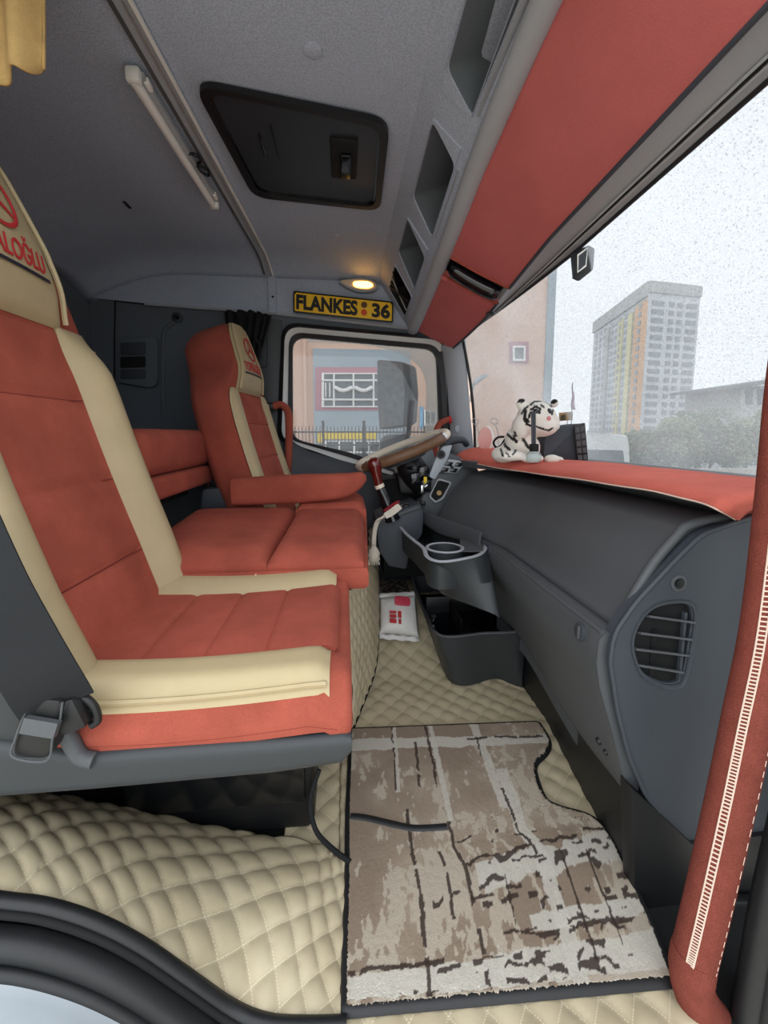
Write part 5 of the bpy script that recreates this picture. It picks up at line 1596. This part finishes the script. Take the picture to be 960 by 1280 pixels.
for k, (a, b, w_, h_) in enumerate(((-.03, -.012, .03, .012), (-.03, -.03, .03, .014), (-.03, -.052, .03, .02), (.0, -.02, .016, .03), (.0, -.052, .012, .022))):
    slab('pack_print', [wpt(a - w_ / 2, b - h_ / 2, .006), wpt(a + w_ / 2, b - h_ / 2, .006), wpt(a + w_ / 2, b + h_ / 2, .006), wpt(a - w_ / 2, b + h_ / 2, .006)], wn2 * .001, 'wipes_red', wp)
# ================================================================ things on the dash
def blob_mesh(name, balls, voxel, parent, m, smooth=6):
    """union of ellipsoids as one continuous surface; balls: (centre, radii, rotation in degrees about y)"""
    bm = bmesh.new()
    for c, r, rot in balls:
        q = bmesh.ops.create_icosphere(bm, subdivisions=3, radius=1)['verts']
        mtx = Matrix.Translation(Vector(c)) @ Matrix.Rotation(R(rot), 4, 'Y') @ Matrix.Diagonal((r[0], r[1], r[2], 1))
        bmesh.ops.transform(bm, matrix=mtx, verts=q)
    me = bpy.data.meshes.new(name); bm.to_mesh(me); bm.free()
    tmp = bpy.data.objects.new(name, me); COL.objects.link(tmp)
    md = tmp.modifiers.new('r', 'REMESH'); md.mode = 'VOXEL'; md.voxel_size = voxel
    ms_ = tmp.modifiers.new('s', 'SMOOTH'); ms_.iterations = smooth; ms_.factor = .5
    dg = bpy.context.evaluated_depsgraph_get()
    out = bpy.data.meshes.new_from_object(tmp.evaluated_get(dg))
    bpy.data.objects.remove(tmp)
    return out
TG = U(655, 576, y=1.58)
tg = thing('plush_tiger', 'white plush tiger with black stripes lying on the dash cover', 'plush toy', TG)
hd_ = U(670, 523, y=1.54)
def tp(px, py, y=1.58): return U(px, py, y=y)
balls = [
    (tp(645, 562, 1.60), (.062, .06, .045), 0), (tp(648, 552), (.052, .052, .06), -20), (tp(656, 545), (.044, .048, .055), 0),
    (tp(630, 568, 1.62), (.05, .05, .035), 0), (tp(664, 560, 1.56), (.032, .04, .045), 0),
    (hd_ , (.074, .070, .068), 0), (hd_ + V(.018, -.014, -.030), (.058, .062, .040), 0),
    (hd_ + V(.048, -.014, -.012), (.036, .036, .030), 0), (hd_ + V(.062, -.016, -.030), (.024, .026, .018), 0),
    (tp(640, 570, 1.50), (.055, .026, .020), 0), (tp(665, 573, 1.48), (.045, .024, .018), 0), (tp(690, 574, 1.50), (.030, .026, .018), 0), (tp(697, 575, 1.54), (.024, .022, .015), 0),
    (tp(652, 505, 1.54), (.020, .014, .022), 0), (tp(693, 504, 1.60), (.016, .013, .018), 0),
    (tp(650, 535, 1.54), (.03, .04, .05), 0),
]
me = blob_mesh('tiger_body', balls, .0045, tg, 'plush')
n = len(me.vertices)
co = np.zeros(n * 3); me.vertices.foreach_get('co', co); co = co.reshape(-1, 3)
c = np.ones((n, 4)); white = np.array(rgb(240, 236, 226)[:3]); blk = np.array(rgb(34, 30, 30)[:3])
c[:, :3] = white
def seg_dist(P, a, b):
    a, b = np.array(a), np.array(b); ab = b - a
    t = np.clip(((P - a) @ ab) / (ab @ ab), 0, 1)
    return np.linalg.norm(P - (a + t[:, None] * ab), axis=1)
rel = (co - np.array(CAM)) @ np.array(ROT)          # camera axes, to lay the stripes out on the near flank and face
pix = np.stack([CX + F * rel[:, 0] / -rel[:, 2], CY - F * rel[:, 1] / -rel[:, 2]], axis=1)
nrm3 = np.zeros(n * 3); me.vertices.foreach_get('normal', nrm3); facing = nrm3.reshape(-1, 3)[:, 1] < .1
stripes = []
def stripe(px, w, y=1.66): stripes.append((px, w, y))
for px, w in (([(652, 517), (656, 511), (660, 508)], 1.3), ([(663, 506), (668, 502), (676, 501)], 1.3), ([(680, 501), (686, 504), (689, 508)], 1.2), ([(668, 507), (672, 510)], 1.2),
              ([(664, 512), (670, 508), (675, 511), (674, 516)], 1.7), ([(657, 514), (656, 522), (660, 527)], 1.9), ([(663, 516), (661, 522)], 1.5), ([(655, 524), (658, 530), (664, 532)], 1.5), ([(676, 506), (680, 509)], 1.2), ([(687, 514), (690, 518), (691, 513)], 1.3),
              ([(670, 533), (678, 536), (686, 538), (691, 535)], 1.3),
              ([(633, 542), (640, 548), (646, 552)], 1.8), ([(642, 545), (645, 553)], 1.2), ([(654, 549), (658, 556), (661, 560)], 1.8), ([(629, 551), (632, 558), (637, 562)], 1.8), ([(643, 540), (645, 545)], 1.5), ([(641, 568), (645, 563)], 1.2), ([(676, 552), (679, 560)], 1.2), ([(626, 562), (629, 570)], 1.5), ([(633, 566), (637, 571)], 1.2)):
    for a, b in zip(px, px[1:]):
        d_ = seg_dist(pix, a, b)
        c[(d_ < w) & facing, :3] = blk
# ear backs dark
for ex, ey, yy_ in ((652, 503, 1.54), (693, 503, 1.60)):
    d_ = np.linalg.norm(co - np.array(tp(ex - 1, ey - 2, yy_)), axis=1)
    c[d_ < .016, :3] = blk
ca = me.color_attributes.new('tint', 'FLOAT_COLOR', 'POINT'); ca.data.foreach_set('color', c.ravel())
for v in me.vertices: v.co -= org(tg)
me.materials.clear()
tbody = link('tiger_body', me, 'plush', tg, 180)
ORG[tbody.name] = org(tg)
nz = U(688, 523, y=1.495)
M['nose'] = mat('pink plush nose', (206, 130, 130), .5)
def on_tiger(px, py):
    p, nn = surface_hit(tbody, px, py)
    return (p, nn) if p is not None else (U(px, py, y=1.5), V(0, -1, 0))
p, nn = on_tiger(686, 523)
lathe('nose', p - nn * .006, [(.007, 0), (.009, .005), (.008, .009), (.002, .011)], 'nose', tg, axis=nn, seg=14)
for px, py in ((670, 514), (687, 513.5)):
    p, nn = on_tiger(px, py)
    lathe('eye', p - nn * .004, [(.009, 0), (.010, .005), (.006, .009), (.001, .010)], 'gloss_black', tg, axis=nn, seg=14)
for k in range(5):
    a = U(690, 526 + k * 1.5, y=1.50); tube('whisker', [a, a + V(.05, -.01, -.012 + .006 * k)], .0005, 'white_plastic', tg, seg=4)

# reed bottle: clear jar, black cap, two dark sticks
rb_ = thing('scent_bottle', 'small clear scent bottle with black cap and dark sticks in front of the tiger', 'bottle', U(667, 576, y=1.38))
jb = U(667, 573, y=1.38)
lathe('jar', jb, [(.020, -.012), (.024, -.008), (.026, .012), (.020, .022), (.010, .026)], 'clear', rb_, seg=20)
lathe('cap', jb + V(0, 0, .024), [(.014, 0), (.0155, .004), (.0155, .024), (.013, .026)], 'matte_black', rb_, seg=18)
for px in (665.3, 668.2):
    tube('stick', [U(px + .4, 558, y=1.38), U(px, 514, y=1.38)], .0042, 'dark2', rb_, seg=8)

# black monitor box with grille back
mo = thing('dash_monitor', 'black monitor with grilled side standing on the dash near the windscreen', 'monitor', U(712, 578, y=1.58))
mf = [U(px, py, y=1.57) for px, py in ((679, 577), (681, 548), (688, 534), (728, 529), (731, 577))]
bx_ = slab('monitor_body', rounded(mf, .008, 3), (.0, .10, 0), 'dark2', mo, r=.008)
gr = [U(718, 534, y=1.56), U(731, 530, y=1.545), U(735, 576, y=1.545), U(722, 576, y=1.56)]
slab('grille_frame', rounded(grow(gr, .006, sum(gr, Vector()) / 4), .006, 3), (.01, .03, 0), 'black', mo, r=.002)
for i in range(2):
    for j in range(5):
        q = [bil([gr[0], gr[1], gr[2], gr[3]], (i + s) / 2, (j + t) / 5) + V(-.001, -.004, 0) for s, t in ((.12, .15), (.88, .15), (.88, .85), (.12, .85))]
        slab('grille_cell', q, (.0, .003, 0), 'dark', mo)
# small pennant on a stick with a picture card
fl_ = thing('pennant', 'thin pink pennant on a stick behind the monitor', 'pennant', U(714, 535, y=1.64))
tube('stick', [U(714, 536, y=1.64), U(716, 478, y=1.64)], .0016, 'grey_plastic', fl_, seg=6)
M['pennant'] = mat('faded pink cloth', (188, 140, 156), .8, (90, .3))
G = [[U(715.5, 479 + k * 3.3, y=1.64) + V(s * (.002 + .0011 * k), .003 * math.sin(k), 0) for s in (-.4, .4, 1.0)] for k in range(11)]
sheet('cloth', G, .001, 'pennant', fl_, sharp=180)
pcard = thing('picture_card', 'small tan picture card standing behind the tiger beside the monitor', 'card', U(708, 526, y=1.66))
slab('card', [U(699, 516, y=1.66), U(716, 514.5, y=1.66), U(716, 525, y=1.66), U(699.5, 526.5, y=1.66)], (0, .003, 0), 'tan', pcard)
slab('card_print', [U(701, 519, y=1.658), U(707, 518, y=1.658), U(707, 525, y=1.658), U(701, 525.4, y=1.658)], (0, .001, 0), 'trunk', pcard)
tube('card_stem', [U(709, 525, y=1.66), U(710, 540, y=1.66)], .0015, 'grey_plastic', pcard, seg=5)
# pink oval mirror
pm = thing('oval_mirror', 'pink oval hand mirror with white rim standing on the dash', 'mirror', U(607, 562, y=1.95))
ov = [U(606.5 + 8.5 * math.cos(2 * math.pi * k / 28) + .10 * (-14 * math.sin(2 * math.pi * k / 28)) * -.4, 548.5 - 15 * math.sin(2 * math.pi * k / 28), y=1.95) for k in range(28)]
slab('mirror_face', ov, (0, .006, 0), 'pink', pm, r=.0015)
oc = sum(ov, Vector()) / len(ov)
slab('mirror_back', [p + V(.012, .007, 0) for p in grow(ov, .003, oc)], (0, .008, 0), 'white_plastic', pm, r=.002)
for px in (595, 619):
    wt = thing('wire_curl', 'thin wire curl %s the pink oval mirror' % ('left of' if px < 600 else 'right of'), 'wire curl', U(px, 560, y=2.0), 'wire curls beside the oval mirror')
    tube('wire', catmull([U(px + dx, py, y=2.0) for dx, py in ((4, 560), (4, 545), (1, 533), (-4, 529), (-5, 525), (-1, 523), (3, 526), (2, 530), (-1, 529))], 5), .0016, 'grey_plastic', wt, seg=6)
cg = thing('cable', 'black cable loop on the dash beside the tiger', 'cable', U(624, 560, y=1.85))
tube('cord', catmull([U(px, py, y=1.80) for px, py in ((630, 546), (622, 547), (617, 553), (620, 559), (626, 557), (632, 549), (632, 562))], 6), .005, 'matte_black', cg, seg=8)

# toll tag on the windscreen
tt = thing('toll_tag', 'black toll tag with white outlined label hanging on the windscreen header', 'toll tag', U(725, 328, y=1.22))
tb = [U(px, py, y=1.22) for px, py in ((712, 316), (737, 305), (735, 334), (715, 350))]
slab('tag_body', rounded(tb, .008, 3), (.03, .02, .0), 'black', tt, r=.004)
lb = [U(px, py, y=1.216) for px, py in ((722, 318), (735, 309), (733, 333), (722, 341))]
lcn = sum(lb, Vector()) / 4
ring('tag_outline', lb, grow(lb, -.005, lcn), (0, .003, 0), 'white_plastic', tt)
slab('tag_label', grow(lb, -.005, lcn), (0, .003, 0), 'dark2', tt)

# ================================================================ outside: mirror on the driver door
om = thing('side_mirror', 'tall grey side mirror with pale lower arm outside the driver window', 'mirror', U(514, 570, y=2.62))
mh = [U(px, py, y=2.60) for px, py in ((471, 449), (502, 452), (512, 456), (515, 490), (513, 528), (504, 533), (474, 537), (471, 500))]
slab('mirror_housing', rounded(mh, .02, 3), (.06, .09, 0), 'fence', om, r=.01)
mg = [U(px, py, y=2.592) for px, py in ((471.5, 450), (503, 454), (506, 490), (504, 531), (474.5, 535), (472, 500))]
M['mirror'] = mat('wet mirror glass', (190, 198, 202), .12, (30, .25), metal=.15)  # pale base colour stands in for the reflected buildings
slab('mirror_glass', rounded(mg, .012, 3), (0, .006, 0), 'mirror', om)
tube('mirror_arm', [U(512, 528, y=2.62), U(509, 548, y=2.62), U(507, 565, y=2.62)], .016, 'fence', om, seg=10)
tube('arm_bracket', [U(507, 580, y=2.66), U(500, 592, y=2.47)], .02, 'fence', om, seg=8)
slab('arm_cover', rounded([U(px, py, y=2.62) for px, py in ((473, 565), (474, 549), (481, 543), (508, 542), (520, 550), (522, 572), (500, 590), (476, 585))], .05, 4), (.02, .10, 0), 'silver', om, r=.02)

# ================================================================ street: ground, buildings, fence, trees, van, tower
GZ = -1.25
gp = slab('ground', [(-60, 2.7, GZ), (400, 2.7, GZ), (400, 400, GZ), (-60, 400, GZ)], (0, 0, -.1), 'asphalt'); tag(gp, 'wet grey road outside', kind='structure')
gp2 = slab('ground', [(-60, -60, GZ), (400, -60, GZ), (400, 2.7, GZ), (-60, 2.7, GZ)], (0, 0, -.1), 'concrete'); tag(gp2, 'pavement on the near side of the truck', kind='structure')
BY = 15.0
def bp(px, py, y=BY): return U(px, py, y=y)
sb_ = thing('street_building', 'salmon and blue grey rendered building across the street', 'building', V(2, BY, GZ))
xe = bp(690, 440).x
slab('salmon_wall', [V(-9, BY, GZ), V(xe, BY, GZ), V(xe, BY, 16), V(-9, BY, 16)], (0, 6, 0), 'pink_wall', sb_)
slab('corner_strip', [V(bp(681, 440).x, BY - .06, GZ), V(xe + .02, BY - .06, GZ), V(xe + .02, BY - .06, 16), V(bp(681, 440).x, BY - .06, 16)], (0, .08, 0), 'grey_wall', sb_)
gx0, gx1 = bp(392, 480).x, bp(512, 480).x
slab('grey_wall', [V(gx0, BY - .12, GZ), V(gx1, BY - .12, GZ), V(gx1, BY - .12, bp(430, 437).z), V(gx0, BY - .12, bp(430, 437).z)], (0, .14, 0), 'grey_wall', sb_)
tube('downpipe', [bp(380, 400, BY - .1), bp(383, 560, BY - .1)], .06, 'pink_wall', sb_, seg=8)
def bx(px0, py0, px1, py1, y): return [bp(px0, py0, y), bp(px1, py0, y), bp(px1, py1, y), bp(px0, py1, y)]
def wind(px0, py0, px1, py1, cols, rows, name='window', frame='white_plastic', y=BY - .2, pane='window_dark', parent=None, fw=.07):
    P = bx(px0, py0, px1, py1, y)
    c_ = sum(P, Vector()) / 4
    par = parent or sb_
    wdo = ring(name, P, grow(P, -fw * 1.3, c_), (0, .08, 0), frame, par)
    for s in cols:
        tube('mullion', [bil(P, s, 0), bil(P, s, 1)], fw * .5, frame, wdo, seg=6)
    for t in rows:
        tube('transom', [bil(P, 0, t), bil(P, 1, t)], fw * .5, frame, wdo, seg=6)
    cs, rs_ = [0] + list(cols) + [1], [0] + list(rows) + [1]
    for a, b in zip(cs, cs[1:]):
        for e, f in zip(rs_, rs_[1:]):
            slab('pane', [bil(P, s, t) + V(0, .06, 0) for s, t in ((a, e), (b, e), (b, f), (a, f))], (0, .02, 0), pane, wdo)
    return wdo, P
slab('window_trim', bx(394, 459, 500, 513, BY - .135), (0, .02, 0), 'pink_trim', sb_)
w1, P = wind(402, 466, 486, 509, (.18, .47, .77), (.22, .78))
for s0 in (.21, .51):
    for k in range(8):
        t = k / 7
        p = bil(P, s0 + .22 * t, .44 + .08 * math.sin(math.pi * t)) + V(0, -.05, 0)
        lathe('garland_bead', p, [(.02, -.07), (.07, -.04), (.08, 0), (.07, .04), (.02, .07)], 'white_plastic', w1, seg=8)
box('roller_stripe', bil(P, .06, .5) + V(0, -.02, 0), (.04, .02, .5), 'white_plastic', w1); box('roller_stripe', bil(P, .12, .5) + V(0, -.02, 0), (.04, .02, .5), 'white_plastic', w1)
slab('yellow_band', bx(398, 541, 470, 549, BY - .2), (0, .1, 0), 'yellow_paint', sb_)
slab('yellow_band', bx(397, 541, 405, 553, BY - .22), (0, .1, 0), 'yellow_paint', sb_)
wind(405, 551, 480, 580, (.25, .5, .75), (.5,))
slab('blue_trim', bx(525, 508, 529, 536, BY - .2), (0, .1, 0), 'blue_paint', sb_)
wind(530, 512, 546, 532, (.5,), ())
wind(641.5, 432, 657, 451, (), (), y=BY - .2)
slab('window_trim', bx(637, 427, 661, 454, BY - .05), (0, .04, 0), 'pink_trim', sb_)
# street lamp on the building
sl2 = thing('street_lamp', 'grey street lamp head on a bent arm before the salmon building', 'street lamp', bp(592, 486, 13))
tube('lamp_arm', catmull([bp(588, 500, BY), bp(589, 494, BY - .6), bp(591, 484, 13.4), bp(594, 478, 13), bp(601, 472, 13)], 5), .05, 'light_plastic', sl2, seg=8)
slab('lamp_head', catmull([bp(px, py, 13) for px, py in ((594, 476), (601, 469), (611, 468), (610, 470), (602, 476), (595, 481))], 4, True), (0, .25, 0), 'grey_plastic', sl2, r=.02)
# steel fence
FY = 9.0
fz0, fz1 = bp(455, 562, FY).z, bp(455, 533, FY).z
fe_ = thing('street_fence', 'thin dark steel picket fence in front of the grey building', 'fence', V(bp(455, 545, FY).x, FY, GZ))
x0, x1 = bp(360, 545, FY).x, bp(560, 545, FY).x
for z_ in (fz1 - .12, fz0 + .1):
    tube('fence_rail', [V(x0, FY, z_), V(x1, FY, z_)], .018, 'fence', fe_, seg=6)
first = None
npk = 46
for k in range(npk + 1):
    x_ = lerp(x0, x1, k / npk)
    if first is None:
        first = tube('picket', [V(x_, FY, GZ + .1), V(x_, FY, fz1)], .009, 'fence', fe_, seg=5)
    else:
        pieces('picket', first, [(x_ - x0, 0, 0)], fe_)
for px in (404, 455, 505):
    tube('fence_post', [V(bp(px, 540, FY).x, FY, GZ), V(bp(px, 540, FY).x, FY, fz1 + .12)], .028, 'fence', fe_, seg=8)
# white van
VY = 12.0
vn = thing('parked_van', 'white van parked in the street beyond the windscreen', 'van', V(bp(730, 560, VY).x, VY, GZ))
vo_ = [bp(px, py, VY) for px, py in ((640, 566), (660, 548), (700, 541), (775, 543), (786, 550), (788, 580), (789, 615), (640, 615))]
slab('van_body', catmull(vo_, 3, True), (0, 1.8, 0), 'white_paint', vn, r=.06, seg=3)
slab('van_window', rounded([bp(px, py, VY - .02) for px, py in ((735, 562), (779, 563), (781, 583), (735, 583))], .05, 3), (0, .05, 0), 'window_dark', vn)
slab('van_window', rounded([bp(px, py, VY - .02) for px, py in ((680, 562), (731, 562), (731, 583), (676, 583))], .05, 3), (0, .05, 0), 'window_dark', vn)
slab('van_roof_rail', [bp(px, py, VY - .03) for px, py in ((735, 538), (768, 538), (769, 541), (735, 541))], (0, .05, 0), 'light_plastic', vn)
for px in (665, 770):
    lathe('wheel', V(bp(px, 600, VY).x, VY - .02, GZ + .33), [(.33, 0), (.33, .2), (.18, .21)], 'rubber', vn, axis=(0, 1, 0), seg=20)
# low concrete wall and shrubs
LW = 16.0
lw = slab('street_wall', [bp(560, 588, LW), bp(1500, 583, LW), V(bp(1500, 583, LW).x, LW, GZ), V(bp(560, 588, LW).x, LW, GZ)], (0, .3, 0), 'concrete')
tag(lw, 'low pale concrete wall below the shrubs', 'wall')
def shrub(px, pyt, y, wpx, label, leafm, seed):
    rnd = random.Random(seed)
    base = V(bp(px, 560, y).x, y, GZ)
    top = bp(px, pyt, y).z
    rw = wpx / F * y / 2
    t = thing('shrub_tree', label, 'tree', base, 'trees behind the low wall')
    for s in (-.25, .2):
        tube('trunk', catmull([base + V(s * rw, 0, 0), base + V(s * rw * 1.3 + .1, -.05, (top - GZ) * .4), base + V(s * rw * .8, 0, (top - GZ) * .8)], 4), [lerp(.09, .04, k / 8) for k in range(9)], 'trunk', t, seg=6)
    vs, fs = [], []
    lobes = [(base + V(rnd.uniform(-.65, .65) * rw, rnd.uniform(-.5, .5), lerp(GZ + 1.0, top - rw * .35, rnd.random()) - GZ), rw * rnd.uniform(.35, .6)) for _ in range(14)]
    lobes.append((V(base.x, y, top - rw * .45), rw * .45))
    for c_, r in lobes:
        for _ in range(330):
            d_ = V(rnd.gauss(0, 1), rnd.gauss(0, 1), rnd.gauss(0, 1)).normalized() * r * rnd.uniform(.75, 1.02)
            p = c_ + d_
            if p.z > top + .1: continue
            a = V(rnd.gauss(0, 1), rnd.gauss(0, 1), rnd.gauss(0, 1)).normalized() * .10
            b = a.orthogonal().normalized() * .06
            i = len(vs); vs += [p - a, p + b, p + a, p - b + V(0, 0, .02)]; fs.append((i, i + 1, i + 2, i + 3))
    lf = mk('foliage', vs, fs, leafm, t, sharp=None); lf['kind'] = 'stuff'
for k, (px, pyt, y, w_, lab) in enumerate(((800, 540, 19, 70, 'leftmost low green shrub tree below the tower block'), (845, 524, 19, 75, 'green shrub tree below the right edge of the tower block'), (880, 513, 20, 80, 'tallest round green shrub tree right of the tower block'), (925, 524, 19, 75, 'green shrub tree below the far grey roof'), (970, 508, 20, 90, 'pale green shrub tree at the right edge behind the red handle'), (760, 546, 20, 60, 'dark shrub tree behind the white van'))):
    shrub(px, pyt, y, w_, lab, 'foliage' if k % 2 == 0 else 'foliage2', 30 + k)
# tower block
TY = 120.0
c0 = U(812, 352, y=TY); zt = c0.z
pr_ = U(877, 351, y=TY + 3); pr_.z = zt
def at_h(px, py):   # the point at pixel column px whose height is zt when seen at py
    y = TY * (542 - 352) / (542 - py); p = U(px, py, y=y); p.z = zt; return p
plf = at_h(743, 404)
tw = thing('tower_block', 'tall pale apartment tower with orange and yellow bands', 'building', V(c0.x, c0.y, GZ))
back = plf + (pr_ - c0)
tb_ = [V(p.x, p.y, GZ) for p in (c0, pr_, back, plf)]
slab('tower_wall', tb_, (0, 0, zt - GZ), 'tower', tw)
rdir, ldir = (pr_ - c0), (plf - c0)
rn = rdir.cross(V(0, 0, 1)).normalized(); rn = -rn if rn.y > 0 else rn
ln = ldir.cross(V(0, 0, 1)).normalized(); ln = -ln if ln.dot(V(-1, -.3, 0)) < 0 else ln
def facade(orig, dr, nn, s0, s1, z0, z1, m, nm, d=.3):
    q = [orig + dr * s0, orig + dr * s1]
    return slab(nm, [V(q[0].x, q[0].y, z0) + nn * .02, V(q[1].x, q[1].y, z0) + nn * .02, V(q[1].x, q[1].y, z1) + nn * .02, V(q[0].x, q[0].y, z1) + nn * .02], nn * d, m, tw)
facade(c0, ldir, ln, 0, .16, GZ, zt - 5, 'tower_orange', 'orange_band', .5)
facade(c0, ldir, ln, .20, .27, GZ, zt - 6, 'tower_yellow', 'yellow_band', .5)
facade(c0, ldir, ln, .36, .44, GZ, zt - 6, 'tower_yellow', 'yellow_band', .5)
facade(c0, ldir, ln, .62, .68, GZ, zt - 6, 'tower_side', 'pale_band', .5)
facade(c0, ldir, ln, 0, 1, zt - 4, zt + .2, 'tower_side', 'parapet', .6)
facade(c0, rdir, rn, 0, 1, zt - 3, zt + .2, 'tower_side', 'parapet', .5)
fh = (zt - 4 - 2) / 16
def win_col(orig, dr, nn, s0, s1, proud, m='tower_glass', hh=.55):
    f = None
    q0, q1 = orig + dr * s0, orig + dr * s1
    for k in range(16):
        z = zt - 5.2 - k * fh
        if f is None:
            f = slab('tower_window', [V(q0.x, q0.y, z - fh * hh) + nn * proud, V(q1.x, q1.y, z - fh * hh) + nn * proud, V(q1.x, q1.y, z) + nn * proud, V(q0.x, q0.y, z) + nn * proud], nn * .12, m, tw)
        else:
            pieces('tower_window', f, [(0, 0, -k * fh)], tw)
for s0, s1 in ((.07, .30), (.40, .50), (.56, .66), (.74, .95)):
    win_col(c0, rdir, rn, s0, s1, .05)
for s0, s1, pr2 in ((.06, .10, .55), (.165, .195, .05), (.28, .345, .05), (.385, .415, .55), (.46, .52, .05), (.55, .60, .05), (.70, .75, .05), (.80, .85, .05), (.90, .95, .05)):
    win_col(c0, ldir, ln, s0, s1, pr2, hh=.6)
# far house at the right
fh_ = thing('far_house', 'grey house with overhanging flat roof at the right edge', 'building', bp(945, 520, 45))
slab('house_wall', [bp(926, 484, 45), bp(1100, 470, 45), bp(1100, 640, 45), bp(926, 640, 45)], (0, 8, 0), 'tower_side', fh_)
slab('house_roof', [bp(914, 482, 44), bp(1100, 455, 44), bp(1100, 463, 44), bp(914, 486, 44)], (0, 9, 0), 'roof', fh_)
for px in (933, 948):
    slab('house_window', [bp(px, 486, 44.9), bp(px + 8, 485, 44.9), bp(px + 8, 505, 44.9), bp(px, 506, 44.9)], (0, .2, 0), 'window_dark', fh_)
